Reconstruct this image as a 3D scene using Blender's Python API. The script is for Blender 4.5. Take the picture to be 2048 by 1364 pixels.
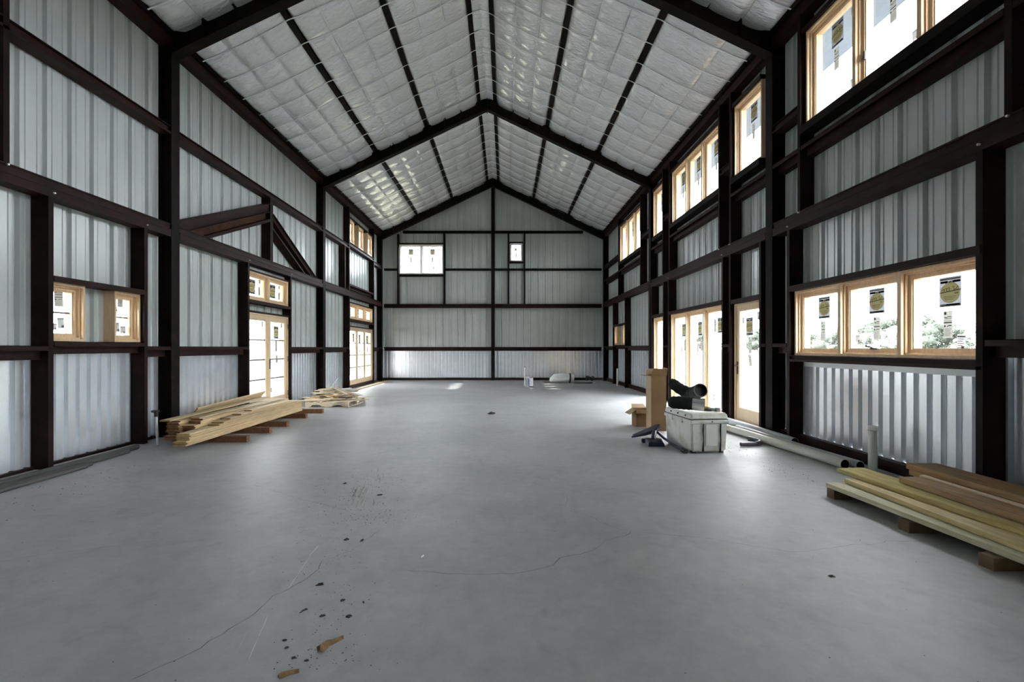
import bpy, bmesh, math, random
from mathutils import Vector, Matrix, noise
random.seed(7)
for o in list(bpy.data.objects): bpy.data.objects.remove(o, do_unlink=True)
scene = bpy.context.scene
COL = scene.collection
# ------------------------------------------------------------------ camera
F, CX, CY, CAMZ = 933.0, 1010.0, 696.0, 1.35
cd = bpy.data.cameras.new('camera'); cam = bpy.data.objects.new('camera', cd); COL.objects.link(cam)
cam.location = (0, 0, CAMZ); cam.rotation_euler = (math.pi/2, 0, 0)
cd.sensor_width = 36; cd.lens = F/2048*36
cd.shift_x = (1024-CX)/2048; cd.shift_y = (CY-682)/2048
cd.clip_start = .05; cd.clip_end = 1000
scene.camera = cam
# ------------------------------------------------------------------ world, sun, exposure
world = bpy.data.worlds.new('overcast_sky'); scene.world = world; world.use_nodes = True
bg = world.node_tree.nodes['Background']
bg.inputs[0].default_value = (.93, .97, 1.0, 1); bg.inputs[1].default_value = 5.0
sd = bpy.data.lights.new('sun', 'SUN'); sd.energy = 4.0; sd.angle = math.radians(1.5); sd.color = (1, .95, .86)
sun = bpy.data.objects.new('sun', sd); COL.objects.link(sun)
sun.rotation_euler = Vector((1.0, -.02, -.74)).to_track_quat('-Z', 'Y').to_euler()
vs = scene.view_settings
vs.view_transform = 'Standard'; vs.look = 'None'; vs.gamma = 1.0; vs.use_curve_mapping = False
vs.exposure = 2.36

# ------------------------------------------------------------------ helpers
XL, XR, YB, APEX = -5.07, 4.06, 19.45, -.505      # inner faces of the wall steel, ridge
DP = .20                                          # wall sheets lie this far outside the inner face
SL, ZTOP = .48, 8.34                              # roof slope, underside of purlins at the ridge
FRAMES = [-4.8, 1.2, 7.18, 13.1, 19.25]
def roofz(x): return ZTOP - SL*abs(x-APEX)
def floor_pt(px, py, z=0.0):
    Y = F*(CAMZ-z)/(py-CY); return Vector(((px-CX)*Y/F, Y, z))

class MB:
    def __init__(s): s.v = []; s.f = []; s.m = []
    def add(s, vs_, fs, mi=0):
        b = len(s.v); s.v += [tuple(p) for p in vs_]
        for f in fs: s.f.append([b+i for i in f]); s.m.append(mi)
    def hexa(s, p, mi=0):
        s.add(p, [(0,3,2,1),(4,5,6,7),(0,1,5,4),(1,2,6,5),(2,3,7,6),(3,0,4,7)], mi)
    def box(s, a, b, mi=0):
        x0,y0,z0 = [min(a[i],b[i]) for i in range(3)]; x1,y1,z1 = [max(a[i],b[i]) for i in range(3)]
        s.hexa([(x0,y0,z0),(x1,y0,z0),(x1,y1,z0),(x0,y1,z0),(x0,y0,z1),(x1,y0,z1),(x1,y1,z1),(x0,y1,z1)], mi)
    def wbox(s, W, u0, u1, d0, d1, z0, z1, mi=0):
        s.box(W(u0,d0,z0), W(u1,d1,z1), mi)
    def prism(s, poly, fn, a, b, mi=0):
        n = len(poly); vs_ = [fn(p,a) for p in poly]+[fn(p,b) for p in poly]
        fs = [tuple(range(n))[::-1], tuple(range(n,2*n))]+[(i,(i+1)%n,n+(i+1)%n,n+i) for i in range(n)]
        s.add(vs_, fs, mi)
    def tube(s, path, rad, seg=12, caps=True, mi=0, capm=None):
        path = [Vector(p) for p in path]; n = len(path)
        if not isinstance(rad, (list, tuple)): rad = [rad]*n
        T = [(path[min(i+1,n-1)]-path[max(i-1,0)]).normalized() for i in range(n)]
        up = Vector((0,0,1)) if abs(T[0].z) < .9 else Vector((1,0,0))
        X = T[0].cross(up).normalized(); vs_ = []
        for i in range(n):
            X = (X - T[i]*X.dot(T[i])).normalized(); Y = T[i].cross(X)
            for k in range(seg):
                a = 2*math.pi*k/seg; vs_.append(path[i]+(X*math.cos(a)+Y*math.sin(a))*rad[i])
        fs = [(i*seg+k, i*seg+(k+1)%seg, (i+1)*seg+(k+1)%seg, (i+1)*seg+k) for i in range(n-1) for k in range(seg)]
        s.add(vs_, fs, mi)
        if caps:
            s.add(vs_[:seg], [tuple(range(seg))[::-1]], mi if capm is None else capm)
            s.add(vs_[-seg:], [tuple(range(seg))], mi if capm is None else capm)
    def build(s, name, mats, parent=None, smooth=False, fix=True, bevel=0, kind=None, loc=None):
        me = bpy.data.meshes.new(name)
        vv = s.v if loc is None else [(p[0]-loc[0], p[1]-loc[1], p[2]-loc[2]) for p in s.v]
        me.from_pydata(vv, [], s.f); me.update()
        if not isinstance(mats, (list, tuple)): mats = [mats]
        for m in mats: me.materials.append(m)
        for p, mi in zip(me.polygons, s.m): p.material_index = mi; p.use_smooth = smooth
        if fix or bevel:
            bm = bmesh.new(); bm.from_mesh(me)
            if bevel:
                bmesh.ops.remove_doubles(bm, verts=bm.verts, dist=1e-5)
                bmesh.ops.bevel(bm, geom=list(bm.edges), offset=bevel, segments=2, affect='EDGES', clamp_overlap=True)
            if fix: bmesh.ops.recalc_face_normals(bm, faces=bm.faces)
            bm.to_mesh(me); bm.free()
            if smooth:
                for p in me.polygons: p.use_smooth = True
        o = bpy.data.objects.new(name, me); COL.objects.link(o)
        if loc is not None: o.location = loc
        if parent is not None:
            o.parent = parent
            if parent.location.length > 0 and loc is None: o.matrix_parent_inverse = Matrix.Translation(-parent.location)
        if kind: o['kind'] = kind
        return o
def tag(o, label, cat, group=None, kind=None):
    o['label'] = label; o['category'] = cat
    if group: o['group'] = group
    if kind: o['kind'] = kind
    return o
def thing(name, label, cat, loc=(0,0,0), group=None, kind=None, rotz=0):
    o = bpy.data.objects.new(name, None); COL.objects.link(o); o.location = loc; o.rotation_euler = (0,0,rotz)
    o.empty_display_size = .1
    return tag(o, label, cat, group, kind)
def part(o, parent):        # local-coordinate part
    o.parent = parent; return o

# ------------------------------------------------------------------ materials
def mat(name, c1, c2=None, scale=8, rough=.6, stretch=(1,1,1), bump=0, bscale=None, metal=0, spec=.5, lo=.35, hi=.65, rand=0, detail=5, c3=None, s3=2, rvar=0):
    m = bpy.data.materials.new(name); m.use_nodes = True; nt = m.node_tree; N = nt.nodes; L = nt.links
    b = N['Principled BSDF']; b.inputs['Roughness'].default_value = rough; b.inputs['Metallic'].default_value = metal
    b.inputs['Specular IOR Level'].default_value = spec
    c1 = (*c1,1); b.inputs['Base Color'].default_value = c1
    if c2 is None and not bump: return m
    tc = N.new('ShaderNodeTexCoord'); mp = N.new('ShaderNodeMapping'); mp.inputs['Scale'].default_value = stretch
    L.new(tc.outputs['Object'], mp.inputs['Vector'])
    src = mp.outputs['Vector']
    if rand:
        oi = N.new('ShaderNodeObjectInfo'); ml = N.new('ShaderNodeMath'); ml.operation = 'MULTIPLY'; ml.inputs[1].default_value = 37.0
        L.new(oi.outputs['Random'], ml.inputs[0]); ad = N.new('ShaderNodeVectorMath'); ad.operation = 'ADD'
        L.new(src, ad.inputs[0]); L.new(ml.outputs[0], ad.inputs[1]); src = ad.outputs[0]
    no = N.new('ShaderNodeTexNoise'); no.inputs['Scale'].default_value = scale; no.inputs['Detail'].default_value = detail
    L.new(src, no.inputs['Vector'])
    if c2 is not None:
        r = N.new('ShaderNodeValToRGB'); r.color_ramp.elements[0].position = lo; r.color_ramp.elements[1].position = hi
        r.color_ramp.elements[0].color = c1; r.color_ramp.elements[1].color = (*c2,1); L.new(no.outputs['Fac'], r.inputs['Fac'])
        out = r.outputs['Color']
        if c3 is not None:
            n3 = N.new('ShaderNodeTexNoise'); n3.inputs['Scale'].default_value = s3; n3.inputs['Detail'].default_value = 6; L.new(src, n3.inputs['Vector'])
            r3 = N.new('ShaderNodeValToRGB'); r3.color_ramp.elements[0].position = .52; r3.color_ramp.elements[1].position = .72
            L.new(n3.outputs['Fac'], r3.inputs['Fac'])
            mx = N.new('ShaderNodeMix'); mx.data_type = 'RGBA'; L.new(r3.outputs['Color'], mx.inputs['Factor'])
            L.new(out, mx.inputs['A']); mx.inputs['B'].default_value = (*c3,1); out = mx.outputs['Result']
        if rand:
            hs = N.new('ShaderNodeHueSaturation'); mr = N.new('ShaderNodeMapRange'); mr.inputs[3].default_value = 1-rand; mr.inputs[4].default_value = 1+rand
            L.new(oi.outputs['Random'], mr.inputs[0]); L.new(mr.outputs[0], hs.inputs['Value']); L.new(out, hs.inputs['Color']); out = hs.outputs['Color']
        L.new(out, b.inputs['Base Color'])
        if rvar:
            mr2 = N.new('ShaderNodeMapRange'); mr2.inputs[3].default_value = rough-rvar; mr2.inputs[4].default_value = rough+rvar
            L.new(no.outputs['Fac'], mr2.inputs[0]); L.new(mr2.outputs[0], b.inputs['Roughness'])
    if bump:
        nb = N.new('ShaderNodeTexNoise'); nb.inputs['Scale'].default_value = bscale or scale*3; nb.inputs['Detail'].default_value = 6
        L.new(src, nb.inputs['Vector']); bp = N.new('ShaderNodeBump'); bp.inputs['Strength'].default_value = bump; bp.inputs['Distance'].default_value = .01
        L.new(nb.outputs['Fac'], bp.inputs['Height']); L.new(bp.outputs['Normal'], b.inputs['Normal'])
    return m
M = {}
M['steel'] = mat('red_oxide_steel', (.012,.0035,.003), (.024,.0065,.0055), 3, .55, spec=.16, c3=(.028,.011,.007), s3=5, rvar=.08)
M['studsteel'] = mat('dark_stud_steel', (.006,.0025,.0022), (.014,.0045,.004), 3, .6, c3=(.022,.008,.006), s3=6, spec=.14)
M['black'] = mat('mill_steel', (.003,.0022,.002), (.007,.0045,.0035), 4, .65, c3=(.016,.008,.0045), s3=7, spec=.14)
M['rust'] = mat('rusty_steel', (.03,.012,.007), (.07,.028,.012), 6, .7, c3=(.03,.015,.01), s3=3, spec=.2)
M['sheet'] = mat('pale_wall_sheet', (.54,.575,.565), (.59,.625,.615), 1.5, .3, bump=.02, bscale=2, metal=.15)
M['wains'] = mat('white_wall_sheet', (.74,.77,.81), (.82,.85,.89), 1.2, .26, c3=(.70,.73,.76), s3=4, metal=.6)
M['soffit'] = mat('soffit_metal', (.17,.20,.25), (.20,.23,.28), 2, .5)
M['sunshade'] = mat('white_sunshade_soffit', (.78,.80,.82), (.82,.84,.86), 2, .6)  # for the added roof outside the left wall
M['pine'] = mat('window_pine', (.66,.45,.25), (.78,.58,.37), 14, .45, stretch=(3,3,.25), lo=.3, hi=.7)
M['doorpine'] = mat('door_pine', (.66,.49,.30), (.76,.60,.41), 14, .45, stretch=(3,3,.25), lo=.3, hi=.7)
M['vinyl'] = mat('white_window_vinyl', (.80,.76,.75), (.84,.80,.79), 5, .4)
M['bar'] = mat('grey_glazing_bar', (.12,.12,.125), (.16,.16,.165), 9, .5)
M['galv'] = mat('galvanised_metal', (.42,.44,.46), (.58,.60,.62), 12, .35, metal=.7)
M['bolt'] = mat('zinc_bolt', (.7,.7,.7), (.8,.8,.8), 40, .3, metal=.6)
M['strap'] = mat('white_strap', (.72,.73,.74), (.80,.81,.82), 20, .4)
M['lath'] = mat('grey_cord', (.40,.41,.43), (.52,.53,.55), 20, .5)
M['grass'] = mat('field_grass', (.05,.048,.025), (.075,.07,.036), .6, .9, c3=(.046,.05,.027), s3=.1)
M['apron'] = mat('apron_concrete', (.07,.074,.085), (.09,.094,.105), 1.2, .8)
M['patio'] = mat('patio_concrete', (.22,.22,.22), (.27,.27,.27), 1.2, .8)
M['leaf'] = mat('haze_greyed_foliage', (.045,.054,.043), (.065,.076,.06), 1.5, .9, bump=1, bscale=2)  # greyed colour stands in for distance haze
M['bark'] = mat('tree_bark', (.09,.07,.05), (.13,.10,.08), 4, .9)
M['lumber'] = mat('pine_lumber', (.56,.41,.22), (.72,.58,.37), 10, .65, stretch=(6,.5,6), rand=.16, c3=(.62,.45,.22), s3=1.2)
M['lumberend'] = mat('pine_end_grain', (.28,.14,.05), (.42,.24,.10), 30, .8, rand=.2)
M['shadedend'] = mat('shaded_end_grain', (.10,.042,.014), (.18,.08,.03), 30, .8, rand=.25)  # darker ends paint the shadow on the wall-side and middle columns
M['paleend'] = mat('yellow_end_grain', (.36,.23,.08), (.48,.33,.14), 30, .8, rand=.15)
M['scrap'] = mat('weathered_board', (.46,.37,.25), (.62,.53,.38), 9, .7, stretch=(5,.6,5), rand=.22)
M['block'] = mat('brown_block_wood', (.13,.055,.025), (.22,.10,.045), 8, .75, stretch=(.6,4,4), rand=.2)
M['oldblock'] = mat('old_block_wood', (.10,.065,.03), (.17,.115,.06), 10, .85, bump=.3)
M['treated'] = mat('treated_pine', (.45,.42,.25), (.60,.56,.37), 8, .65, stretch=(6,.5,6), rand=.08)
M['yellowpine'] = mat('yellow_pine', (.50,.36,.13), (.62,.53,.28), 7, .65, stretch=(6,.5,6))
M['mossy'] = mat('moss_tinted_board', (.36,.28,.08), (.48,.40,.16), 5, .75, stretch=(5,.6,5), c3=(.26,.24,.05), s3=2)
M['brown'] = mat('brown_stained_board', (.25,.145,.06), (.38,.25,.115), 6, .7, stretch=(6,.5,6), c3=(.40,.19,.05), s3=1.5)
M['paleboard'] = mat('pale_new_board', (.74,.57,.40), (.82,.66,.48), 8, .6, stretch=(6,.5,6))
M['pvc'] = mat('white_pvc', (.66,.66,.60), (.74,.74,.70), 3, .4, c3=(.56,.50,.32), s3=3)
M['greypvc'] = mat('grey_pvc', (.36,.38,.41), (.44,.46,.48), 4, .4)
M['darkpvc'] = mat('dark_pvc', (.10,.10,.11), (.14,.14,.15), 9, .4)
M['conduit'] = mat('dusty_conduit', (.035,.034,.033), (.075,.072,.068), 3, .5, stretch=(4,.4,4))
M['hollow_shade'] = mat('pipe_hollow_shade', (.02,.02,.02))  # near-black paints the shade inside open pipe and duct ends
M['card'] = mat('shaded_brown_cardboard', (.20,.12,.055), (.26,.16,.08), 3, .8, spec=.2)  # darkened: carries the shade of a front turned from the windows
M['cardpale'] = mat('pale_cardboard_lit_side', (.46,.33,.19), (.54,.40,.25), 4, .8)  # pale flaps; also paints the lit side of the tall box
M['cool'] = mat('dirty_white_plastic', (.66,.66,.61), (.76,.76,.73), 3, .45, c3=(.50,.48,.38), s3=5)
M['ink'] = mat('black_rubber', (.008,.008,.008), (.02,.02,.02), 9, .6)
M['ductcloth'] = mat('black_duct_sleeve', (.005,.005,.0055), (.012,.012,.013), 7, .5, bump=.6, bscale=14, spec=.3)
M['silver'] = mat('shiny_duct_metal', (.70,.70,.70), (.80,.80,.80), 5, .22, metal=1)
M['blue'] = mat('blue_tool_paint', (.005,.009,.032), (.008,.016,.055), 6, .4, c3=(.005,.005,.008), s3=8, spec=.35)
M['bag'] = mat('white_plastic_bag', (.72,.73,.74), (.82,.83,.84), 6, .45, bump=.8, bscale=12)
M['bluebox'] = mat('blue_print', (.10,.17,.38), (.15,.24,.48), 6, .5)
M['mud'] = mat('brown_mud', (.14,.08,.035), (.26,.16,.075), 25, .9, bump=.6)
M['clod'] = mat('dark_dirt', (.03,.028,.022), (.07,.06,.045), 30, .9)
M['crack'] = mat('slab_crack', (.11,.11,.105), (.16,.16,.155), 30, .9)
M['scratch'] = mat('chalk_scratch', (.62,.63,.63), (.70,.70,.70), 30, .9)
M['smear'] = mat('dried_mud_smear', (.24,.21,.16), (.36,.34,.29), 20, .9)
M['paper'] = mat('paper_scrap', (.75,.75,.73), (.8,.8,.78), 20, .8)
M['handle'] = mat('dark_bronze', (.04,.035,.03), (.06,.05,.045), 20, .4, metal=.6)

def concrete():
    m = mat('slab_concrete', (.38,.388,.392), (.49,.497,.502), 1.1, .5, c3=(.37,.38,.372), s3=.55, bump=.05, bscale=30, rvar=.1)
    nt = m.node_tree; N = nt.nodes; L = nt.links; b = N['Principled BSDF']
    src = b.inputs['Base Color'].links[0].from_socket
    tc = N.new('ShaderNodeTexCoord')
    n2 = N.new('ShaderNodeTexNoise'); n2.inputs['Scale'].default_value = 9; n2.inputs['Detail'].default_value = 10; n2.inputs['Roughness'].default_value = .7
    L.new(tc.outputs['Object'], n2.inputs['Vector'])
    r = N.new('ShaderNodeValToRGB'); r.color_ramp.elements[0].position = .3; r.color_ramp.elements[0].color = (.80,.80,.80,1)
    r.color_ramp.elements[1].position = .62; r.color_ramp.elements[1].color = (1,1,1,1); L.new(n2.outputs['Fac'], r.inputs['Fac'])
    mx = N.new('ShaderNodeMix'); mx.data_type = 'RGBA'; mx.blend_type = 'MULTIPLY'; mx.inputs['Factor'].default_value = .8
    L.new(src, mx.inputs['A']); L.new(r.outputs['Color'], mx.inputs['B'])
    # trowel swirls
    n3 = N.new('ShaderNodeTexNoise'); n3.inputs['Scale'].default_value = 2.2; n3.inputs['Detail'].default_value = 4; n3.inputs['Distortion'].default_value = 2.5
    L.new(tc.outputs['Object'], n3.inputs['Vector'])
    r3 = N.new('ShaderNodeValToRGB'); r3.color_ramp.elements[0].position = .58; r3.color_ramp.elements[0].color = (1,1,1,1)
    r3.color_ramp.elements[1].position = .75; r3.color_ramp.elements[1].color = (.82,.83,.82,1); L.new(n3.outputs['Fac'], r3.inputs['Fac'])
    m2 = N.new('ShaderNodeMix'); m2.data_type = 'RGBA'; m2.blend_type = 'MULTIPLY'; m2.inputs['Factor'].default_value = .8
    L.new(mx.outputs['Result'], m2.inputs['A']); L.new(r3.outputs['Color'], m2.inputs['B'])
    L.new(m2.outputs['Result'], b.inputs['Base Color']); return m
M['concrete'] = concrete()
def foil():
    m = bpy.data.materials.new('white_insulation_facing'); m.use_nodes = True; nt = m.node_tree; N = nt.nodes; L = nt.links
    b = N['Principled BSDF']; b.inputs['Base Color'].default_value = (.90,.91,.93,1); b.inputs['Roughness'].default_value = .22; b.inputs['Metallic'].default_value = .2; b.inputs['Coat Weight'].default_value = 1; b.inputs['Coat Roughness'].default_value = .08; b.inputs['Coat IOR'].default_value = 1.7
    b.inputs['Specular IOR Level'].default_value = .9
    tc = N.new('ShaderNodeTexCoord'); mp = N.new('ShaderNodeMapping'); mp.inputs['Scale'].default_value = (1.2,3.2,1.2); L.new(tc.outputs['Object'], mp.inputs['Vector'])
    a = N.new('ShaderNodeTexNoise'); a.inputs['Scale'].default_value = 5; a.inputs['Detail'].default_value = 4; a.inputs['Distortion'].default_value = .6; L.new(mp.outputs[0], a.inputs['Vector'])
    bp = N.new('ShaderNodeBump'); bp.inputs['Strength'].default_value = .7; bp.inputs['Distance'].default_value = .05
    L.new(a.outputs['Fac'], bp.inputs['Height']); L.new(bp.outputs['Normal'], b.inputs['Normal']); return m
M['foil'] = foil()
def glass():
    m = bpy.data.materials.new('window_glass'); m.use_nodes = True; nt = m.node_tree; N = nt.nodes; L = nt.links
    N.remove(N['Principled BSDF']); o = N['Material Output']
    t = N.new('ShaderNodeBsdfTransparent'); t.inputs[0].default_value = (.93,.95,.96,1)
    g = N.new('ShaderNodeBsdfGlossy'); g.inputs['Roughness'].default_value = .03
    fr = N.new('ShaderNodeFresnel'); ge = N.new('ShaderNodeNewGeometry'); mr = N.new('ShaderNodeMapRange')
    mr.inputs[3].default_value = 1.45; mr.inputs[4].default_value = 1/1.45; L.new(ge.outputs['Backfacing'], mr.inputs[0]); L.new(mr.outputs[0], fr.inputs['IOR'])
    mx = N.new('ShaderNodeMixShader'); L.new(fr.outputs[0], mx.inputs[0]); L.new(t.outputs[0], mx.inputs[1]); L.new(g.outputs[0], mx.inputs[2])
    L.new(mx.outputs[0], o.inputs['Surface']); return m
M['glass'] = glass()
def paper(name, col):
    m = bpy.data.materials.new(name); m.use_nodes = True; nt = m.node_tree; N = nt.nodes; L = nt.links
    N.remove(N['Principled BSDF']); o = N['Material Output']
    d = N.new('ShaderNodeBsdfDiffuse'); d.inputs[0].default_value = (*col,1)
    t = N.new('ShaderNodeBsdfTranslucent'); t.inputs[0].default_value = (*[c*.5 for c in col],1)
    a = N.new('ShaderNodeAddShader'); L.new(d.outputs[0], a.inputs[0]); L.new(t.outputs[0], a.inputs[1]); L.new(a.outputs[0], o.inputs['Surface']); return m
STK = [paper('sticker_grey',(.085,.085,.09)), paper('sticker_yellow',(.46,.42,.21)), paper('sticker_ink',(.004,.004,.004)), paper('sticker_paper',(.12,.118,.105)), paper('sticker_pale',(.15,.15,.147))]

# ------------------------------------------------------------------ wall frames of reference: W(u, d, z)
WL = lambda u,d,z: (XL-d, u, z)
WR = lambda u,d,z: (XR+d, u, z)
WB = lambda u,d,z: (u, YB+d, z)
WF = lambda u,d,z: (u, -4.75-d, z)

# ------------------------------------------------------------------ floor
HOLE = (1.50, 3.55, 17.75, 18.75)
fl = MB(); x0,x1,y0,y1 = XL-DP-.06, XR+DP+.06, -5.1, YB+DP+.1
hx0,hx1,hy0,hy1 = HOLE
for a,b in (((x0,y0),(x1,hy0)), ((x0,hy1),(x1,y1)), ((x0,hy0),(hx0,hy1)), ((hx1,hy0),(x1,hy1))):
    fl.box((a[0],a[1],-.2), (b[0],b[1],0))
fl.box((hx0,hy0,-.2),(hx1,hy1,-.13))
floor = tag(fl.build('floor', M['concrete']), 'smooth grey concrete slab floor with hairline cracks', 'floor', kind='structure')
def ribbon(pts, w, name, m, z=.0012, jit=.007):
    r = MB(); P = []
    for (a,b) in zip(pts[:-1], pts[1:]):
        A, B = floor_pt(*a), floor_pt(*b); n = max(2, int((B-A).length/.05))
        for i in range(n):
            q = A.lerp(B, i/n); P.append(q+Vector((random.gauss(0,jit), random.gauss(0,jit), 0)))
    P.append(floor_pt(*pts[-1]))
    vs_, fs = [], []
    for i,p in enumerate(P):
        t = (P[min(i+1,len(P)-1)]-P[max(i-1,0)]).normalized(); nrm = Vector((-t.y,t.x,0)); ww = w*(.4+.9*random.random())*(.3 if i in (0,len(P)-1) else 1)
        vs_ += [p+nrm*ww+Vector((0,0,z)), p-nrm*ww+Vector((0,0,z))]
        if i: fs.append((2*i-2,2*i-1,2*i+1,2*i))
    r.add(vs_, fs); return r.build(name, m, floor, fix=False)
ribbon([(256,1364),(400,1297),(500,1234),(545,1194),(575,1180),(612,1158),(637,1140),(645,1121)], .0022, 'crack', M['crack'])
ribbon([(645,1121),(700,1103),(725,1086),(760,1058)], .0012, 'crack', M['crack'])
ribbon([(806,1140),(900,1148),(1000,1148),(1064,1142),(1105,1131),(1120,1116),(1186,1102),(1208,1083),(1250,1072),(1262,1063)], .0019, 'crack', M['crack'])
ribbon([(1262,1063),(1240,1060),(1180,1034),(1130,1012),(1135,990)], .0011, 'crack', M['crack'])
ribbon([(1262,1063),(1400,1075),(1590,1105),(1625,1101),(1690,1091),(1757,1088),(1775,1082),(1810,1084),(1860,1082)], .0013, 'crack', M['crack'])
ribbon([(505,970),(560,985),(610,1001),(645,1009),(700,1024)], .0016, 'crack', M['crack'])
ribbon([(0,1123),(90,1108),(190,1097),(320,1080)], .0012, 'crack', M['crack'])
ribbon([(730,914),(800,897),(900,884),(1010,884),(1200,886)], .0012, 'crack', M['crack'])
for a,b,w in (((575,1180),(625,1105),.0022),((618,1112),(638,1090),.004),((497,1320),(536,1230),.0022),((470,1310),(495,1262),.0014)):
    ribbon([a,b], w, 'scratch', M['scratch'], .0008, .0008)
rm = random.Random(9)
for k in range(26):
    x_, y_ = rm.uniform(702,735), rm.uniform(984,1018); l_ = rm.uniform(6,26); ribbon([(x_,y_),(x_+l_*.45,y_-l_)], rm.uniform(.0015,.004), 'mud_smear', M['smear'], .0006, .002)
for k in range(9):
    x_, y_ = rm.uniform(742,760), rm.uniform(940,1015); ribbon([(x_,y_),(x_+3,y_-rm.uniform(5,14))], rm.uniform(.002,.006), 'mud_smear', M['smear'], .0006, .003)
for k in range(7):
    x_, y_ = rm.uniform(580,606), rm.uniform(1055,1069); ribbon([(x_,y_),(x_+9,y_-3)], .003, 'mud_smear', M['smear'], .0006, .004)

# ------------------------------------------------------------------ wall sheets
def prof_upper(u0, u1):
    pts = []; k = math.floor(u0/.305)-1
    while k*.305 < u1:
        b = k*.305
        for du,d in ((0,0),(.045,0),(.051,.009),(.065,.009),(.073,0),(.108,0),(.120,.044),(.172,.044),(.184,0),(.220,0),(.226,.009),(.240,.009),(.248,0)): pts.append((b+du, d))
        k += 1
    return pts
def prof_low(u0, u1):
    pts = []; k = math.floor(u0/.1525)-1
    while k*.1525 < u1:
        b = k*.1525
        for du,d in ((0,0),(.070,0),(.080,.042),(.128,.042),(.138,0)): pts.append((b+du, d))
        k += 1
    return pts
def interp(pts, u):
    for (a,da),(b,db) in zip(pts[:-1], pts[1:]):
        if a <= u <= b: return da+(db-da)*(u-a)/(b-a) if b > a else da
    return 0
def sheets(W, parent, u0, u1, zb, ztop, openings, prof, m, d0=DP, start=0):
    w = .915; u = u0+start
    edges = [u0]
    while u < u1-.01:
        if u > u0+.01: edges.append(u)
        u += w
    edges.append(u1)
    for i,(a,b) in enumerate(zip(edges[:-1], edges[1:])):
        P = prof(a-.4, b+.4)
        us = sorted(set([a,b]+[q for q,_ in P if a < q < b]+[q for o in openings for q in o[:2] if a < q < b]+([APEX] if a < APEX < b and callable(ztop) and W in (WB, WF) else [])))
        mb = MB(); any_ = False
        for p,q in zip(us[:-1], us[1:]):
            if q-p < 1e-5: continue
            mid = (p+q)/2; zt = lambda x: ztop(x) if callable(ztop) else ztop
            cuts = sorted([(o[2],o[3]) for o in openings if o[0]-1e-6 <= mid <= o[1]+1e-6]); lo = zb; spans = []
            for c0,c1 in cuts:
                if c0 > lo: spans.append((lo,c0))
                lo = max(lo,c1)
            spans.append((lo, None)); dp, dq = d0+interp(P,p), d0+interp(P,q)
            for s0,s1 in spans:
                tp, tq = (zt(p), zt(q)) if s1 is None else (min(s1,zt(p)), min(s1,zt(q)))
                if min(tp,tq) <= s0+.002: continue
                mb.add([W(p,dp,s0),W(q,dq,s0),W(q,dq,tq),W(p,dp,tp)], [(0,1,2,3)]); any_ = True
        if any_:
            # lap joint: narrow standing lip at the sheet edge
            mb.build('wall_sheet', m, parent, fix=False)
def cprofile(mb, W, u0, u1, z0, z1, style):
    h = z1-z0
    if style == 'lip':       # top plate with a hanging lip, web set back
        mb.wbox(W,u0,u1,.0,.012,z1-.055,z1); mb.wbox(W,u0,u1,.0,DP-.01,z1-.006,z1); mb.wbox(W,u0,u1,.09,.10,z0,z1-.006); mb.wbox(W,u0,u1,.07,DP-.01,z0,z0+.006)
    elif style == 'double':  # two stacked channels, the upper one slightly back
        zm = z0+h*.52
        mb.wbox(W,u0,u1,.0,DP-.01,z0,zm-.006); mb.wbox(W,u0,u1,-.006,.03,zm-.012,zm+.004); mb.wbox(W,u0,u1,.018,DP-.01,zm+.004,z1)
        mb.wbox(W,u0,u1,.006,.05,z1-.016,z1)
    else:                    # channel open to the room
        mb.wbox(W,u0,u1,.0,DP-.01,z1-.012,z1); mb.wbox(W,u0,u1,.0,DP-.01,z0,z0+.012); mb.wbox(W,u0,u1,.04,.055,z0+.012,z1-.012); mb.wbox(W,u0,u1,.0,.01,z0+.012,z0+.032)
def girt(W, parent, u0, u1, z0, z1, style='chan', m='steel', name='girt', bolts=()):
    mb = MB(); cprofile(mb, W, u0, u1, z0, z1, style); g = mb.build(name, M[m], parent)
    for ub,zb in bolts:
        b = MB(); c = Vector(W(ub,-.004,zb)); n = Vector(W(ub,-.02,zb))-c
        b.tube([c+n*-.2, c+n], .011, 6); b.build('bolt', M['bolt'], g)
    return g
def post(W, parent, u, z0, z1, m='studsteel', dirn=1, fw=.06, name='stud'):
    mb = MB()
    mb.wbox(W,u,u+.008*dirn,.0,DP-.004,z0,z1); mb.wbox(W,u+.008*dirn,u+fw*dirn,.0,.008,z0,z1); mb.wbox(W,u+.008*dirn,u+fw*dirn,DP-.012,DP-.004,z0,z1)
    mb.wbox(W,u+(fw-.008)*dirn,u+fw*dirn,.008,.024,z0,z1)
    return mb.build(name, M[m], parent)
def beam(W, parent, u0, u1, z0, z1, d0=0, d1=DP-.01, m='steel', name='header'):
    mb = MB(); mb.wbox(W,u0,u1,d0,d1,z0,z1); return mb.build(name, M[m], parent)

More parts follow.
